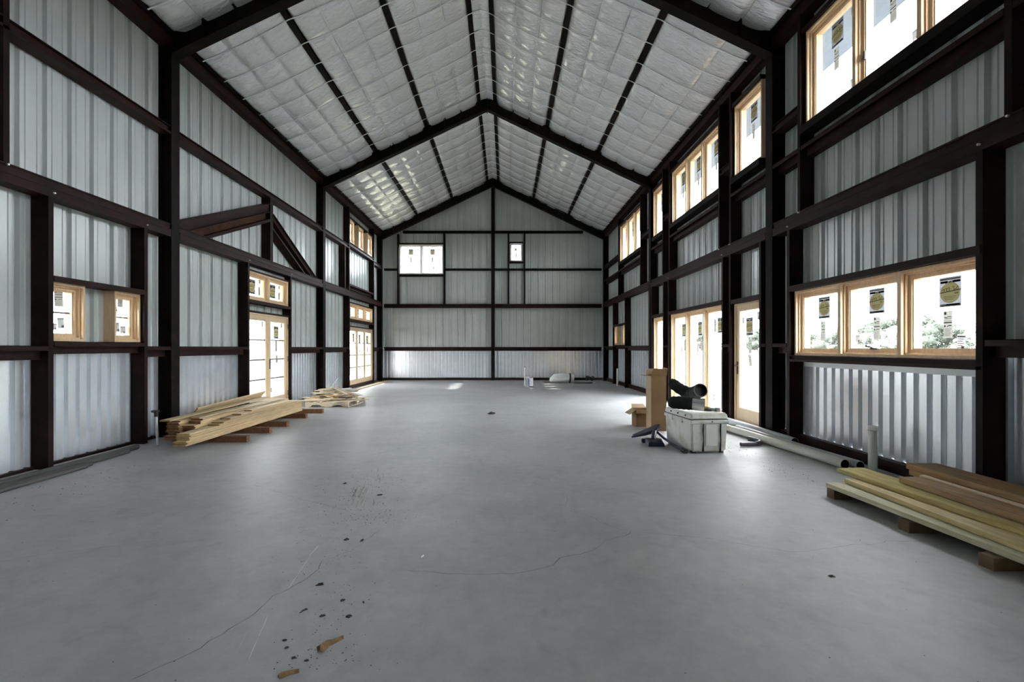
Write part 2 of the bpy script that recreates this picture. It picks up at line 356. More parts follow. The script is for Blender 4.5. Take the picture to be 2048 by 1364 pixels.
# ------------------------------------------------------------------ windows and doors
WOPEN = {'L':[], 'R':[], 'B':[], 'F':[]}
WMAP = {'L':WL, 'R':WR, 'B':WB}
def sticker(W, parent, u, z, w, h, d, kind, tilt=0.0):
    s = -1 if W is WL else 1
    mb = MB(); ca, sa = math.cos(tilt), math.sin(tilt)
    def P(a, b, l): x, y = a*w, b*h; return W(u+s*(x*ca-y*sa)*-1 if W is WR else u+(x*ca-y*sa), d-.0006*l-.0004, z+x*sa+y*ca)
    def q(a0,a1,b0,b1,l,mi): mb.add([P(a0,b0,l),P(a1,b0,l),P(a1,b1,l),P(a0,b1,l)], [(0,1,2,3)], mi)
    def line(pts, l, mi, th=.012):
        for (a,b),(c,e) in zip(pts[:-1],pts[1:]):
            dx, dy = c-a, e-b; n = math.hypot(dx,dy) or 1; ox, oy = -dy/n*th, dx/n*th
            mb.add([P(a+ox,b+oy,l),P(a-ox,b-oy,l),P(c-ox,e-oy,l),P(c+ox,e+oy,l)], [(0,1,2,3)], mi)
    if kind == 'main':
        q(-.5,.5,-.5,.5,0,0); q(-.46,.46,.40,.46,1,3); q(-.46,.46,-.48,-.40,1,3)
        q(-.44,-.1,.30,.37,1,2); q(.1,.46,.30,.37,1,2); q(-.08,.08,.29,.36,2,3); q(-.18,.40,-.45,-.405,2,2)
        n = 28; mb.add([P(.455*math.cos(6.2832*k/n), -.03+.345*math.sin(6.2832*k/n), 2) for k in range(n)], [tuple(range(n))], 1)
        line([(-.5,-.02),(.5,.05)], 3, 2, .012)
        line([(-.38+.40*k/30-.035*math.sin(6.2832*3.4*k/30), .05+.05*k/30+(.035+.03*k/30)*math.cos(6.2832*3.4*k/30+2.6)) for k in range(31)], 3, 2, .008)
        line([(.10+.26*k/22+.05*math.sin(6.2832*1.6*k/22), .11+.055*math.sin(6.2832*1.3*k/22+.6)) for k in range(23)], 3, 2, .008)
        line([(.20+.16*k/14, -.06+.025*math.sin(6.2832*2.5*k/14)) for k in range(15)], 3, 2, .008)
        for k in range(3): q(-.3+.03*k,.28-.05*k,-.16-.05*k,-.15-.05*k,3,2)
    elif kind == 'strip':
        q(-.5,.5,-.5,.5,0,3); q(-.42,-.18,.36,.46,1,2); q(-.38,-.22,.38,.44,2,3); q(-.44,.44,.05,.085,1,2); q(-.42,-.26,-.09,-.03,1,2)
        line([(-.4,.27),(-.1,.25),(.0,.29),(.38,.27)], 1, 2, .012); line([(-.38,.22),(.36,.21)], 1, 2, .008); line([(-.1,-.08),(.1,-.04),(.4,-.05)], 1, 2, .014)
        for k in range(6): q(-.42,.40-.1*(k%3),-.17-.05*k,-.155-.05*k,1,0)
        q(-.4,.4,.12,.135,1,0)
    else:
        q(-.5,.5,-.5,.5,0,4); q(-.44,.44,.32,.40,1,0)
        for k in range(5): q(-.4,.3-.15*(k%2),.2-.13*k,.23-.13*k,1,0)
        q(.05,.38,-.42,-.2,1,0)
    return mb.build('sticker', STK, parent, fix=False)
def frame_rect(mb, W, u0,u1,z0,z1, t, d0, d1, tb=None, mi=0):
    tb = t if tb is None else tb
    mb.wbox(W,u0,u0+t,d0,d1,z0,z1,mi); mb.wbox(W,u1-t,u1,d0,d1,z0,z1,mi)
    mb.wbox(W,u0+t,u1-t,d0,d1,z1-t,z1,mi); mb.wbox(W,u0+t,u1-t,d0,d1,z0,z0+tb,mi)
def glazed(W, root, u0,u1,z0,z1, m, stile, rail, sd0, sd1, bars=0, stk=None, name='sash', handle=None, barw=.02):
    mb = MB(); frame_rect(mb, W, u0,u1,z0,z1, stile, sd0, sd1, rail)
    mb2 = MB(); sash = mb.build(name, m, root)
    g0,g1,h0,h1 = u0+stile, u1-stile, z0+rail, z1-stile
    if W is not WB: frame_rect(mb2, W, g0,g1,h0,h1, .012, sd0+.012, sd1); mb2.build('glazing_bead', m, sash)
    pd = (sd0+sd1)/2+.008
    mb = MB(); a = [W(g0,pd,h0),W(g1,pd,h0),W(g1,pd,h1),W(g0,pd,h1)]; mb.add(a, [(0,1,2,3)]); mb.build('pane', M['glass'], sash, fix=False)
    for k in range(bars):
        zz = h0+(h1-h0)*(k+1)/(bars+1); mb = MB(); mb.wbox(W,g0,g1,pd-.014,pd+.012,zz-barw/2,zz+barw/2); mb.build('glazing_bar', M['bar'], sash)
    for s in (stk or []):
        k, fu, z, w, h = s[:5]; sticker(W, sash, g0+(g1-g0)*fu, z, w, h, pd-.003, k, s[5] if len(s) > 5 else 0)
    if handle:
        hu, hz, typ = handle; mb = MB()
        if typ == 'crank':
            mb.wbox(W,hu-.05,hu+.05,sd0-.02,sd0,hz,hz+.02); mb.tube([W(hu,sd0-.015,hz+.015),W(hu+.02,sd0-.04,hz+.03),W(hu+.09,sd0-.03,hz+.035)], .007, 6); mb.tube([W(hu+.09,sd0-.03,hz+.03),W(hu+.09,sd0-.03,hz+.055)], .009, 6)
        elif typ == 'lock':
            mb.wbox(W,hu-.012,hu+.012,sd0-.015,sd0,hz-.05,hz+.05); mb.tube([W(hu,sd0-.015,hz),W(hu,sd0-.035,hz-.06)], .006, 6)
        else:
            mb.wbox(W,hu-.018,hu+.018,sd0-.008,sd0,hz-.11,hz+.11); mb.tube([W(hu,sd0-.008,hz+.04),W(hu,sd0-.05,hz+.04),W(hu-.10,sd0-.05,hz+.04)], .008, 6)
        mb.build('handle', M['handle'], sash)
    return sash
def window(n, side, u0,u1,z0,z1, lights, label, m='pine', bars=0, stk=None, stile=.042, d0=.05, handles=None, t=.03, kind='window'):
    W = WMAP[side]; WOPEN[side].append((u0,u1,z0,z1))
    r = thing('window_%d' % n, label, 'window', kind='structure')
    mm = M[m]
    mb = MB(); frame_rect(mb, W, u0,u1,z0,z1, t, d0, DP+.05); frame_rect(mb, W, u0+t,u1-t,z0+t,z1-t, .018, d0+.035, DP+.02); mb.build('frame', mm, r)
    L_ = (u1-u0-2*t-.0); gap = .05; wl = (L_-gap*(lights-1))/lights
    for k in range(lights):
        a = u0+t+k*(wl+gap); b = a+wl
        if k: mb = MB(); mb.wbox(W,a-gap,a,d0,DP+.03,z0+t,z1-t); mb.wbox(W,a-gap-.016,a+.016,d0+.035,DP+.02,z0+t,z1-t); mb.build('mullion', mm, r)
        s = stk[k] if stk and isinstance(stk[0], list) else stk
        glazed(W, r, a+.012,b-.012,z0+t+.012,z1-t-.012, mm, stile, stile, d0+.065, DP+.012, bars, s, handle=(handles or {}).get(k) and (a+handles[k][0]*wl, z0+t+.012+handles[k][1], handles[k][2]))
    return r
def door(n, side, u0,u1,z0,z1, leaves, label, bars=3, stk=None, stile=.10, rail=.2, handles=None, hinge=()):
    W = WMAP[side]; WOPEN[side].append((u0,u1,z0,z1))
    r = thing('door_%d' % n, label, 'door', kind='structure')
    t = .028; mb = MB(); frame_rect(mb, W, u0,u1,z0,z1, t, .05, DP+.05); mb.build('frame', M['doorpine'], r)
    wl = (u1-u0-2*t)/leaves
    for k in range(leaves):
        a = u0+t+k*wl; glazed(W, r, a+.003,a+wl-.003,z0+t+.004,z1-t-.004, M['doorpine'], stile, rail, .075, .12, bars, stk[k] if stk else None, 'door_leaf', (handles or {}).get(k) and (a+handles[k]*wl, 1.0, 'lever'), barw=.03)
    for hu in hinge:
        for hz in (.3, 1.1, 1.85):
            mb = MB(); mb.wbox(W,hu-.012,hu+.012,.035,.055,hz-.06,hz+.06); mb.build('hinge', M['handle'], r)
    return r
def std(z1, fu=.5, s=1.0, fs=None, corner=True, low=True, z0=None):
    r = [('main', fu, z1-.09-.145*s, .20*s, .29*s), ('strip', fs if fs is not None else fu+.01, z1-.09-.29*s-.03-.13*s, .085*s, .26*s)]
    if corner: r.append(('small', .12, z1-.15, .075*s, .10*s))
    if low and z0 is not None: r.append(('small', .13, z0+.12, .08*s, .10*s, .05))
    return r
# left wall
sm = [('strip', .50, 1.93, .11, .19, .05), ('small', .60, 1.645, .085, .13, .08), ('small', .30, 1.60, .06, .075)]
window(1,'L',5.26,5.69,1.43,2.10,1,'small two-pane pine window by the leftmost lower stud', bars=1, stk=sm, t=.026)
sm2 = [('strip', .55, 1.96, .09, .11), ('main', .18, 1.88, .10, .10, .3), ('small', .35, 1.63, .09, .13, .1), ('small', .72, 1.60, .09, .10)]
window(2,'L',6.12,6.55,1.43,2.10,1,'small pine window with brown weathered near jamb, right of a bare metal gap', bars=1, stk=sm2, t=.026)
tr = [[('main', .42, 2.62, .26, .30), ('strip', .08, 2.60, .08, .26), ('strip', .82, 2.56, .08, .19, .06), ('small', .84, 2.76, .07, .08)], [('main', .42, 2.62, .26, .30), ('strip', .12, 2.58, .08, .26), ('strip', .82, 2.55, .08, .18, -.06), ('small', .82, 2.75, .07, .08)]]
window(3,'L',9.27,11.02,2.33,2.90,2,'two-light pine transom window above the double french door', stk=tr)
door(1,'L',9.27,11.02,.03,2.07,2,'pine double french door with four-pane leaves behind the board stack', stk=[[('small', .84, 1.86, .07, .12)], [('main', .46, 1.70, .22, .28), ('strip', .46, 1.40, .10, .26), ('strip', .50, 1.10, .09, .17, .08), ('small', .12, .42, .07, .10), ('small', .85, 1.87, .07, .1)]], handles={1:.07}, hinge=(11.005,))
t3 = [[('main', .45, 2.58, .24, .28), ('strip', .85, 2.54, .07, .2)]]*3
window(4,'L',15.3,18.02,2.32,2.84,3,'three-light pine transom window over the far triple glass door', stk=t3, t=.045)
door(2,'L',15.3,18.02,.12,2.05,3,'pine triple-leaf glass door in the far left corner', stk=[[('main', .7, 1.7, .2, .28)], [('main', .4, 1.68, .22, .3), ('strip', .4, 1.33, .1, .26)], [('main', .42, 1.66, .24, .3), ('strip', .42, 1.3, .1, .26), ('strip', .6, .6, .08, .2, .1)]], stile=.085, rail=.12)
for i,(a,b,l) in enumerate(((15.33,15.86,'high narrow pine window, nearest of the three under the far left eave'),(16.32,16.88,'high narrow pine window, middle of the three under the far left eave'),(17.40,17.96,'high narrow pine window, farthest of the three under the far left eave'))):
    window(5+i,'L',a,b,4.86,5.62,1,l, bars=1, t=.05)
# right wall
up = std(5.60, .5, 1.05, .52, z0=4.46)
window(8,'R',3.76,6.37,4.40,5.66,3,'large high triple pine window nearest the camera, top right', stk=[up,up,std(5.60,.5,1.05,.52,z0=4.46)], handles={1:(.92,.30,'lock')})
lw = [[('main', .50, 1.885, .22, .285), ('strip', .53, 1.575, .09, .26), ('small', .10, 1.97, .08, .115), ('small', .10, 1.44, .085, .09), ('small', .35, 1.40, .085, .155, -.05)], [('main', .50, 1.885, .22, .285), ('strip', .50, 1.575, .09, .26), ('small', .06, 2.0, .08, .115), ('small', .90, 1.46, .07, .09, .05)], [('main', .50, 1.885, .22, .285), ('strip', .53, 1.575, .09, .26), ('small', .10, 1.98, .08, .115), ('small', .06, 1.45, .07, .09)]]
window(9,'R',3.99,6.62,1.25,2.15,3,'low triple pine window with round yellow stickers above the pipe stub', stk=lw, handles={1:(.45,.04,'crank'),2:(.04,.12,'lock')})
window(10,'R',7.47,8.36,4.40,5.66,1,'high single pine window just beyond the nearest right column', stk=up)
window(11,'R',8.88,11.48,4.40,5.66,3,'high triple pine window in the middle bay of the right wall', stk=[up,up,up])
window(12,'R',12.04,12.92,4.40,5.66,1,'high single pine window just before the second right column', stk=up)
door(3,'R',7.45,8.36,.06,2.13,1,'single pine door with full glass beside the nearest right column', bars=0, stk=[[('main', .55, 1.72, .22, .30), ('strip', .52, 1.40, .10, .28), ('strip', .52, 1.14, .09, .20, .18), ('small', .14, 1.88, .08, .13), ('small', .86, 1.83, .07, .1)]], stile=.09, rail=.2, hinge=(7.46,), handles={0:.95})
fs_ = [('main', .45, 1.77, .21, .30), ('strip', .36, 1.42, .09, .27), ('strip', .62, 1.36, .08, .18, .1)]
window(13,'R',8.74,11.55,.05,2.17,3,'tall floor-length triple pine window behind the white cooler', stk=[[('main', .45, 1.80, .21, .30), ('strip', .72, 1.80, .1, .26), ('strip', .20, 1.82, .08, .2, .05), ('small', .8, .35, .07, .12)],fs_,fs_])
window(14,'R',12.0,12.88,.05,2.17,1,'tall floor-length single pine window behind the cardboard box', stk=[('main', .48, 1.77, .21, .30), ('strip', .5, 1.42, .09, .27), ('strip', .4, 1.3, .08, .18, .1)])
window(15,'R',14.05,16.65,4.40,5.70,3,'high triple pine window in the far bay of the right wall', stk=[up,up,up])
window(16,'R',15.84,16.28,1.46,2.14,1,'small pine window on the far right wall, nearer of the pair', bars=1, t=.05)
window(17,'R',17.08,17.50,1.46,2.14,1,'small pine window on the far right wall, farther of the pair', bars=1, t=.05)
# unseen windows added behind the camera to bring in light
window(20,'R',-3.6,-.9,4.40,5.66,3,'added unseen high triple window lighting the hall from behind the camera')
window(21,'R',-3.6,-.9,.05,2.17,3,'added unseen floor-length triple window lighting the hall from behind the camera')
# back wall
bw = [('main', .50, 5.39, .20, .25), ('strip', .5, 5.06, .085, .23), ('small', .85, 5.50, .06, .08)]
window(18,'B',-4.43,-2.58,4.44,5.69,2,'white double window high on the back wall left of the centre post', m='vinyl', stk=[bw,bw+[('small', .55, 4.72, .07, .12)]], stile=.03, t=.035, d0=.1)
window(19,'B',.21,.73,4.98,5.74,1,'small white window high on the back wall right of the centre post', m='vinyl', stk=[('main', .45, 5.50, .10, .12), ('strip', .5, 5.26, .07, .2), ('small', .8, 5.22, .05, .15)], stile=.03, t=.03, d0=.1)

# ------------------------------------------------------------------ left wall
wl = thing('wall_left', 'left wall of pale ribbed sheets on dark red steel girts', 'wall', kind='structure')
sheets(WL, wl, -4.9, YB+DP, 1.30, 6.12, WOPEN['L'], prof_upper, M['sheet'], start=.25)
sheets(WL, wl, -4.9, YB+DP, .02, 1.30, WOPEN['L'], prof_low, M['wains'], start=.25)
for i,(a,b) in enumerate(zip(FRAMES[:-1], FRAMES[1:])):
    a += .1; b -= .1
    bl = [(4.75,3.22),(5.24,3.09),(6.60,3.09)] if i == 1 else ([(9.24,3.09),(11.04,3.09)] if i == 2 else [])
    girt(WL, wl, a, b, 3.04, 3.24, 'double', bolts=bl)
    if i in (1,2): girt(WL, wl, a, b, 4.60, 4.72, 'chan')
    beam(WL, wl, a-.1, b+.1, 5.95, 6.10, .03, DP-.01, name='eave_strut')
    if i > 1: beam(WL, wl, a, b, 0, .03, .15, DP+.05, name='base_channel')
for a,b in ((-4.7,1.1),(1.3,7.08)): beam(WL, wl, a, b, 0, .03, .15, DP+.05, name='base_channel')
girt(WL, wl, 13.2, 15.2, 4.60, 4.72, 'chan'); girt(WL, wl, 15.26, 18.0, 4.70, 4.82, 'chan', name='window_sill_beam'); girt(WL, wl, 18.1, 19.15, 4.60, 4.72, 'chan')
for a,b in ((-4.7,1.1),(1.3,5.19),(6.62,7.08),(7.28,9.2),(11.1,13.0),(13.2,15.18),(18.12,19.15)): girt(WL, wl, a, b, 1.22, 1.375, 'lip')
girt(WL, wl, 5.25, 6.56, 1.28, 1.425, 'lip', name='window_sill_beam')
beam(WL, wl, 5.25, 6.56, 2.10, 2.165, name='window_header')
beam(WL, wl, 9.26, 11.03, 2.26, 2.325, name='window_sill_beam'); beam(WL, wl, 9.26, 11.03, 2.905, 2.935, .03, name='window_header'); beam(WL, wl, 9.26, 11.03, 2.075, 2.11, .03, name='door_header')
beam(WL, wl, 15.27, 18.05, 2.24, 2.315, name='window_sill_beam'); beam(WL, wl, 15.27, 18.05, 2.845, 2.88, .03, name='window_header'); beam(WL, wl, 15.27, 18.05, 2.055, 2.09, .03, name='door_header')
beam(WL, wl, 15.27, 18.05, 5.625, 5.68, .03, name='window_header'); beam(WL, wl, 15.27, 18.05, .0, .115, .04, DP, name='door_sill')
girt(WL, wl, 15.25, 18.0, 3.30, 3.46, 'lip')
post(WL, wl, 4.715, 3.24, 5.95); post(WL, wl, 5.18, 0, 3.04); post(WL, wl, 6.56, 0, 3.04)
post(WL, wl, 9.20, 0, 3.04); post(WL, wl, 11.03, 0, 3.04); post(WL, wl, 15.18, 0, 3.04, fw=.08); post(WL, wl, 15.18, 3.24, 5.95, fw=.08); post(WL, wl, 14.78, 3.24, 4.60); post(WL, wl, 18.04, 0, 3.04); post(WL, wl, 18.04, 3.24, 5.95)
post(WL, wl, 10.08, 3.24, 4.60, fw=.12)
for a,b in ((15.90,16.27),(16.92,17.35)): beam(WL, wl, b-.035, b, 4.83, 5.62, .03, DP-.01, m='pine', name='window_stud')
def brace(ya,za,yb,zb,h,cuts):
    mb = MB(); A = Vector((0,ya,za)); B = Vector((0,yb,zb)); t = (B-A).normalized(); n = Vector((0,-t.z,t.y))
    if n.z < 0: n = -n
    def slab(o0,o1,d0,d1,mi):
        ps = []
        for d in (d0,d1):
            for (c,o) in ((A,o0),(B,o0),(B,o1),(A,o1)): q = c+n*o; ps.append((XL-d,q.y,q.z))
        mb.hexa(ps, mi)
    slab(h*.55,h,.03,DP-.02,0); slab(0,.05,.0,DP-.02,0); slab(.05,h*.55,.10,.11,1); slab(h*.52,h*.55,-.012,.05,0); slab(h-.014,h,-.012,.05,0); slab(-.0,.012,-.015,.05,0)
    ob = mb.build('brace', [M['steel'],M['rust']], wl); bm = bmesh.new(); bm.from_mesh(ob.data)
    for co,no in cuts:
        r_ = bmesh.ops.bisect_plane(bm, geom=list(bm.verts)+list(bm.edges)+list(bm.faces), plane_co=co, plane_no=no, clear_outer=True)
        bmesh.ops.holes_fill(bm, edges=[e for e in bm.edges if e.is_boundary])
    bm.to_mesh(ob.data); bm.free(); return ob
brace(7.0,2.82,10.2,4.13,.36,[((0,0,3.245),(0,0,-1)),((0,7.29,0),(0,-1,0)),((0,10.075,0),(0,1,0))])
brace(10.0,4.01,12.9,2.715,.335,[((0,0,3.245),(0,0,-1)),((0,10.21,0),(0,-1,0))])
beam(WL, wl, 9.28, 11.02, 2.955, 3.02, .14, .16, m='galv', name='flashing_strip')
# ------------------------------------------------------------------ right wall
wr = thing('wall_right', 'right wall of pale ribbed sheets with many window openings', 'wall', kind='structure')
sheets(WR, wr, -4.9, YB+DP, 1.30, 6.12, WOPEN['R'], prof_upper, M['sheet'], start=.6)
sheets(WR, wr, -4.9, YB+DP, .12, 1.30, WOPEN['R'], prof_low, M['wains'], start=.6)
for i,(a,b) in enumerate(zip(FRAMES[:-1], FRAMES[1:])):
    a += .1; b -= .1
    bl = [(3.76,3.22),(3.99,3.09),(6.44,3.22),(6.69,3.09)] if i == 1 else ([(8.42,3.22),(8.72,3.09),(8.85,3.22),(11.6,3.09),(12.0,3.22)] if i == 2 else [])
    girt(WR, wr, a, b, 3.04, 3.24, 'double', bolts=bl)
    beam(WR, wr, a-.1, b+.1, 5.95, 6.10, .03, DP-.01, name='eave_strut')
for a,b in ((-4.7,-3.62),(-.88,1.1),(1.3,7.08),(7.28,7.42),(8.42,8.70),(11.6,11.96),(12.92,13.0),(13.2,19.15)): beam(WR, wr, a, b, 0, .12, .12, DP+.03, name='base_channel')
for a,b in ((-4.7,1.1),(1.3,3.73),(3.80,6.41),(6.48,7.08),(7.28,8.40),(8.90,11.5),(12.06,12.95),(14.05,16.68),(16.75,19.15)): girt(WR, wr, a, b, 3.97, 4.12, 'lip')
for a,b in ((6.48,7.08),(8.46,8.82),(11.54,11.98),(13.2,13.95),(16.75,19.15)): girt(WR, wr, a, b, 4.60, 4.72, 'chan')
for a,b in ((3.75,6.42),(7.46,8.40),(8.87,11.5),(12.02,12.93),(14.03,16.68)):
    beam(WR, wr, a, b, 4.29, 4.395, .0, DP-.005, m='black', name='window_sill_beam'); beam(WR, wr, a, b, 5.665, 5.73, .02, DP-.005, name='window_header')
for a,b in ((-4.7,-3.62),(-.88,1.1),(1.3,3.95),(6.73,7.08),(7.28,7.42),(8.46,8.69),(11.64,11.94),(13.2,15.76),(17.57,19.15)): girt(WR, wr, a, b, 1.27, 1.42, 'lip')
girt(WR, wr, 15.83, 17.51, 1.31, 1.455, 'lip', name='window_sill_beam')
beam(WR, wr, 3.98, 6.66, 2.155, 2.23, -.01, DP-.005, name='window_header'); girt(WR, wr, 3.98, 6.66, 1.16, 1.245, 'chan', name='window_sill_beam'); beam(WR, wr, 4.03, 6.6, 1.09, 1.16, DP-.03, DP-.02, m='sheet', name='flashing_strip')
for a,b,z in ((7.44,8.38,2.14),(8.74,11.57,2.18),(11.99,12.9,2.18)): beam(WR, wr, a, b, z, z+.07, -.005, DP-.005, name='door_header')
beam(WR, wr, 15.82, 17.52, 2.145, 2.21, name='window_header')
for u in (6.66,3.965,7.40,8.40,8.69,11.58,11.95,12.90,15.77,17.52): post(WR, wr, u, 0, 3.04)
for u in (6.42,3.735,8.39,8.83,11.51,12.0,13.97,16.69): post(WR, wr, u, 3.24, 5.95)
# ------------------------------------------------------------------ back wall
wb = thing('wall_back', 'far gable wall of pale ribbed sheets with a white ribbed base', 'wall', kind='structure')
gable = lambda x: roofz(x)+.20
sheets(WB, wb, XL-DP, XR+DP, 1.30, gable, WOPEN['B'], prof_upper, M['sheet'], start=.1)
sheets(WB, wb, XL-DP, XR+DP, .09, 1.30, WOPEN['B'], prof_low, M['wains'], start=.1)
mb = MB(); mb.wbox(WB,APEX-.07,APEX+.07,-.01,.0,0,7.98); mb.wbox(WB,APEX-.006,APEX+.006,0,.18,0,8.1); mb.wbox(WB,APEX-.07,APEX+.07,.18,.19,0,8.1); mb.build('centre_post', M['black'], wb)
for a,b in ((XL+.02,APEX-.075),(APEX+.075,XR-.02)):
    girt(WB, wb, a, b, 1.23, 1.39, 'lip'); girt(WB, wb, a, b, 3.03, 3.19, 'double'); beam(WB, wb, a-.22 if a < -2 else a, b+.22 if b > 2 else APEX+.08, 0, .10, .10, DP+.05, name='base_channel')
for a,b in ((XL+.02,-4.50),(-2.50,APEX-.075),(APEX+.075,.13),(.83,XR-.02)): girt(WB, wb, a, b, 4.60, 4.67, 'chan', m='black')
girt(WB, wb, .17, .79, 4.60, 4.67, 'chan', m='black')
for a,b in ((-4.27,APEX-.075),(APEX+.075,3.26)): girt(WB, wb, a, b, 6.16, 6.24, 'chan', m='black')
for u,dr in ((-4.44,-1),(-2.57,1),(.17,-1),(.79,1)): post(WB, wb, u, 3.19, 6.16 if u > -4 else 6.10, dirn=dr, m='black')
beam(WB, wb, -4.44, -2.57, 4.35, 4.435, .05, DP-.005, m='black', name='window_sill_beam'); beam(WB, wb, -4.44, -2.57, 5.695, 5.74, .05, DP-.005, m='black', name='window_header')
beam(WB, wb, .18, .76, 4.91, 4.975, .05, DP-.005, m='black', name='window_sill_beam'); beam(WB, wb, .18, .76, 5.745, 5.79, .05, DP-.005, m='black', name='window_header')
# ------------------------------------------------------------------ front wall behind the camera
wf = thing('wall_front', 'front gable wall of pale ribbed sheets behind the camera', 'wall', kind='structure')
sheets(WF, wf, XL-DP, XR+DP, .0, gable, [], prof_upper, M['sheet'])

for side,W,root,u0,u1 in (('L',WL,wl,-4.9,YB+DP),('R',WR,wr,-4.9,YB+DP),('B',WB,wb,XL-DP,XR+DP)):
    cut = sorted([(a,b) for a,b,c,d in WOPEN[side] if c < 1.41 and d > 1.2 and not 1.4 < c]); u = u0
    for a,b in cut+[(u1,u1)]:
        if a-u > .02:
            top = 1.24 if side == 'R' and a > 6.6 and u < 4.0 else 1.41
            mb = MB(); mb.wbox(W,u,a,DP+.046,DP+.05,1.19,top); mb.build('flashing_strip', M['sheet'], root)
        u = max(u,b)
# ------------------------------------------------------------------ portal frames
def frame(y, label, cf=.18):
    r = thing('steel_frame', label, 'steel frame', (APEX, y, 0), group='portal frames of the hall')
    zin = roofz(XL)
    for side,X in ((1,XL),(-1,XR)):      # side: direction to the inside
        mb = MB(); o = -side
        def bx(d0,d1,ya,yb,z0,z1): mb.box((X+o*d0,y+ya,z0),(X+o*d1,y+yb,z1))
        bx(0,.014,-cf/2,cf/2,.0,zin-.30); bx(.014,.186,-.006,.006,0,zin-.10); bx(.186,.2,-cf/2,cf/2,0,zin-.12); bx(-.02,.2,-.13,.13,0,.016)
        for zz in (zin-.32,): bx(.014,.186,-cf/2,cf/2,zz,zz+.014)
        mb.build('column', M['black'], r)
        mb = MB(); xs = X+o*.2
        def sl(za,zb,w):
            pts = [(xs,roofz(xs)+za),(APEX,ZTOP+za),(APEX,ZTOP+zb),(xs,roofz(xs)+zb)]
            mb.hexa([(p[0],y-w,p[1]) for p in pts]+[(p[0],y+w,p[1]) for p in pts])
        sl(-.315,-.30,cf/2); sl(-.015,0,cf/2); sl(-.30,-.015,.006)
        for h in (1.2,2.7,4.1):
            x = APEX-side*h; mb.box((x-.006,y-cf/2,roofz(x)-.3),(x+.006,y+cf/2,roofz(x)-.02))
        mb.build('rafter', M['black'], r)
    mb = MB(); mb.box((APEX-.012,y-cf/2,ZTOP-.36),(APEX+.012,y+cf/2,ZTOP)); mb.build('splice_plate', M['black'], r)
    return r
frame(FRAMES[0], 'dark steel portal frame at the front gable behind the camera')
frame(FRAMES[1], 'dark steel portal frame just overhead, beyond the picture edge')
frame(FRAMES[2], 'dark steel portal frame nearest in view, columns at the cooler and board stack')
frame(FRAMES[3], 'dark steel portal frame in mid hall, second of three in view')
frame(FRAMES[4], 'dark steel portal frame against the far gable wall')

# ------------------------------------------------------------------ ceiling: purlins, insulation blankets, straps, roof deck
cl = thing('ceiling', 'sloping roof lined with shiny white quilted insulation between dark purlins', 'ceiling', kind='structure')
PUR = [.22, 1.68, 3.12]
bays = list(zip(FRAMES[:-1], FRAMES[1:]))
for s in (-1, 1):
    for h in PUR:
        for (a,b) in bays:
            mb = MB(); x = APEX+s*h; z = roofz(x); dz = SL*.045*(-s)
            def pl(xa,za,xb,zb): mb.hexa([(xa,a,za),(xb,a,zb),(xb,b,zb),(xa,b,za)]+[(xa,a,za+.006),(xb,a,zb+.006),(xb,b,zb+.006),(xa,b,za+.006)])
            pl(x-.045,z-dz,x+.045,z+dz); mb.box((x+s*.04-.004,a,z-.02),(x+s*.04+.004,b,z+.2)); mb.build('purlin', M['black'], cl)
    for (a,b) in bays:
        mb = MB(); x = APEX+s*4.60; z = roofz(x); mb.box((x-.05,a,z-.02),(x+.05,b,z+.18)); mb.build('purlin', M['black'], cl)
SPAN = .6
def blanket(h0, h1, a, b, s, ncell, ridge=False):
    nu, nv = (10 if ridge else 33), int(round((b-a)/.05)); vs_, fs = [], []
    seed = Vector((h0*13.1*s, a*.7, 3.3))
    for j in range(nv+1):
        y = a+(b-a)*j/nv
        for i in range(nu+1):
            f = i/nu; h = h0+(h1-h0)*f
            cu, cv = f*ncell, (y-FRAMES[0])/SPAN
            eu, ev = abs(math.sin(math.pi*cu)), abs(math.sin(math.pi*cv))
            cell = noise.cell_vector(Vector((math.floor(cu)+.5+h0*7, math.floor(cv)+.5, s*5.5+10)))
            amp = .036+.026*cell.x
            near = min(f,1-f)*(h1-h0)
            tuck = max(0, 1-near/.05)
            d = amp*(eu**.42)*(ev**.42)+.028*math.sin(math.pi*f)
            w = noise.noise(Vector((h*3.1, y*9, 0))+seed)*.006*(.35+(1-ev)) + noise.noise(Vector((h*7, y*16, 4))+seed)*.0035
            d += w*(1-tuck)
            # slack: every blanket hangs a little skewed in its bay
            d += .012*math.sin(math.pi*f)*math.sin(y*1.3+h0*3)
            if ridge: x = APEX+(f-.5)*2*h1; z = ZTOP-SL*abs(x-APEX)*.9+.02-d*.7-.0
            else: x = APEX+s*h; z = roofz(x)+.014-d+.05*tuck
            vs_.append((x,y,z))
    n = nu+1
    for j in range(nv):
        for i in range(nu):
            q = (j*n+i, j*n+i+1, (j+1)*n+i+1, (j+1)*n+i); fs.append(q if s < 0 else q[::-1])
    mb = MB(); mb.add(vs_, fs); return mb.build('insulation_blanket', M['foil'], cl, smooth=True, fix=False)
for (a,b) in bays:
    blanket(0, .185, a, b, 1, 1, True)
    for s in (-1,1):
        for h0,h1 in ((.255,1.645),(1.715,3.085),(3.155,4.57)): blanket(h0, h1, a, b, s, 3)
def flat(pts, w, axis, name, m):       # a band 2*w wide, hung face down, along pts
    mb = MB(); vs_, fs = [], []
    for i,p in enumerate(pts):
        o = Vector((0,w,0)) if axis == 'y' else Vector((w,0,0))
        p = Vector(p); vs_ += [p-o, p+o, p-o+Vector((0,0,.003)), p+o+Vector((0,0,.003))]
        if i: k = 4*i; fs += [(k-4,k-3,k+1,k),(k-2,k+2,k+3,k-1),(k-4,k,k+2,k-2),(k-3,k-1,k+3,k+1)]
    mb.add(vs_, fs); return mb.build(name, m, cl, fix=False)
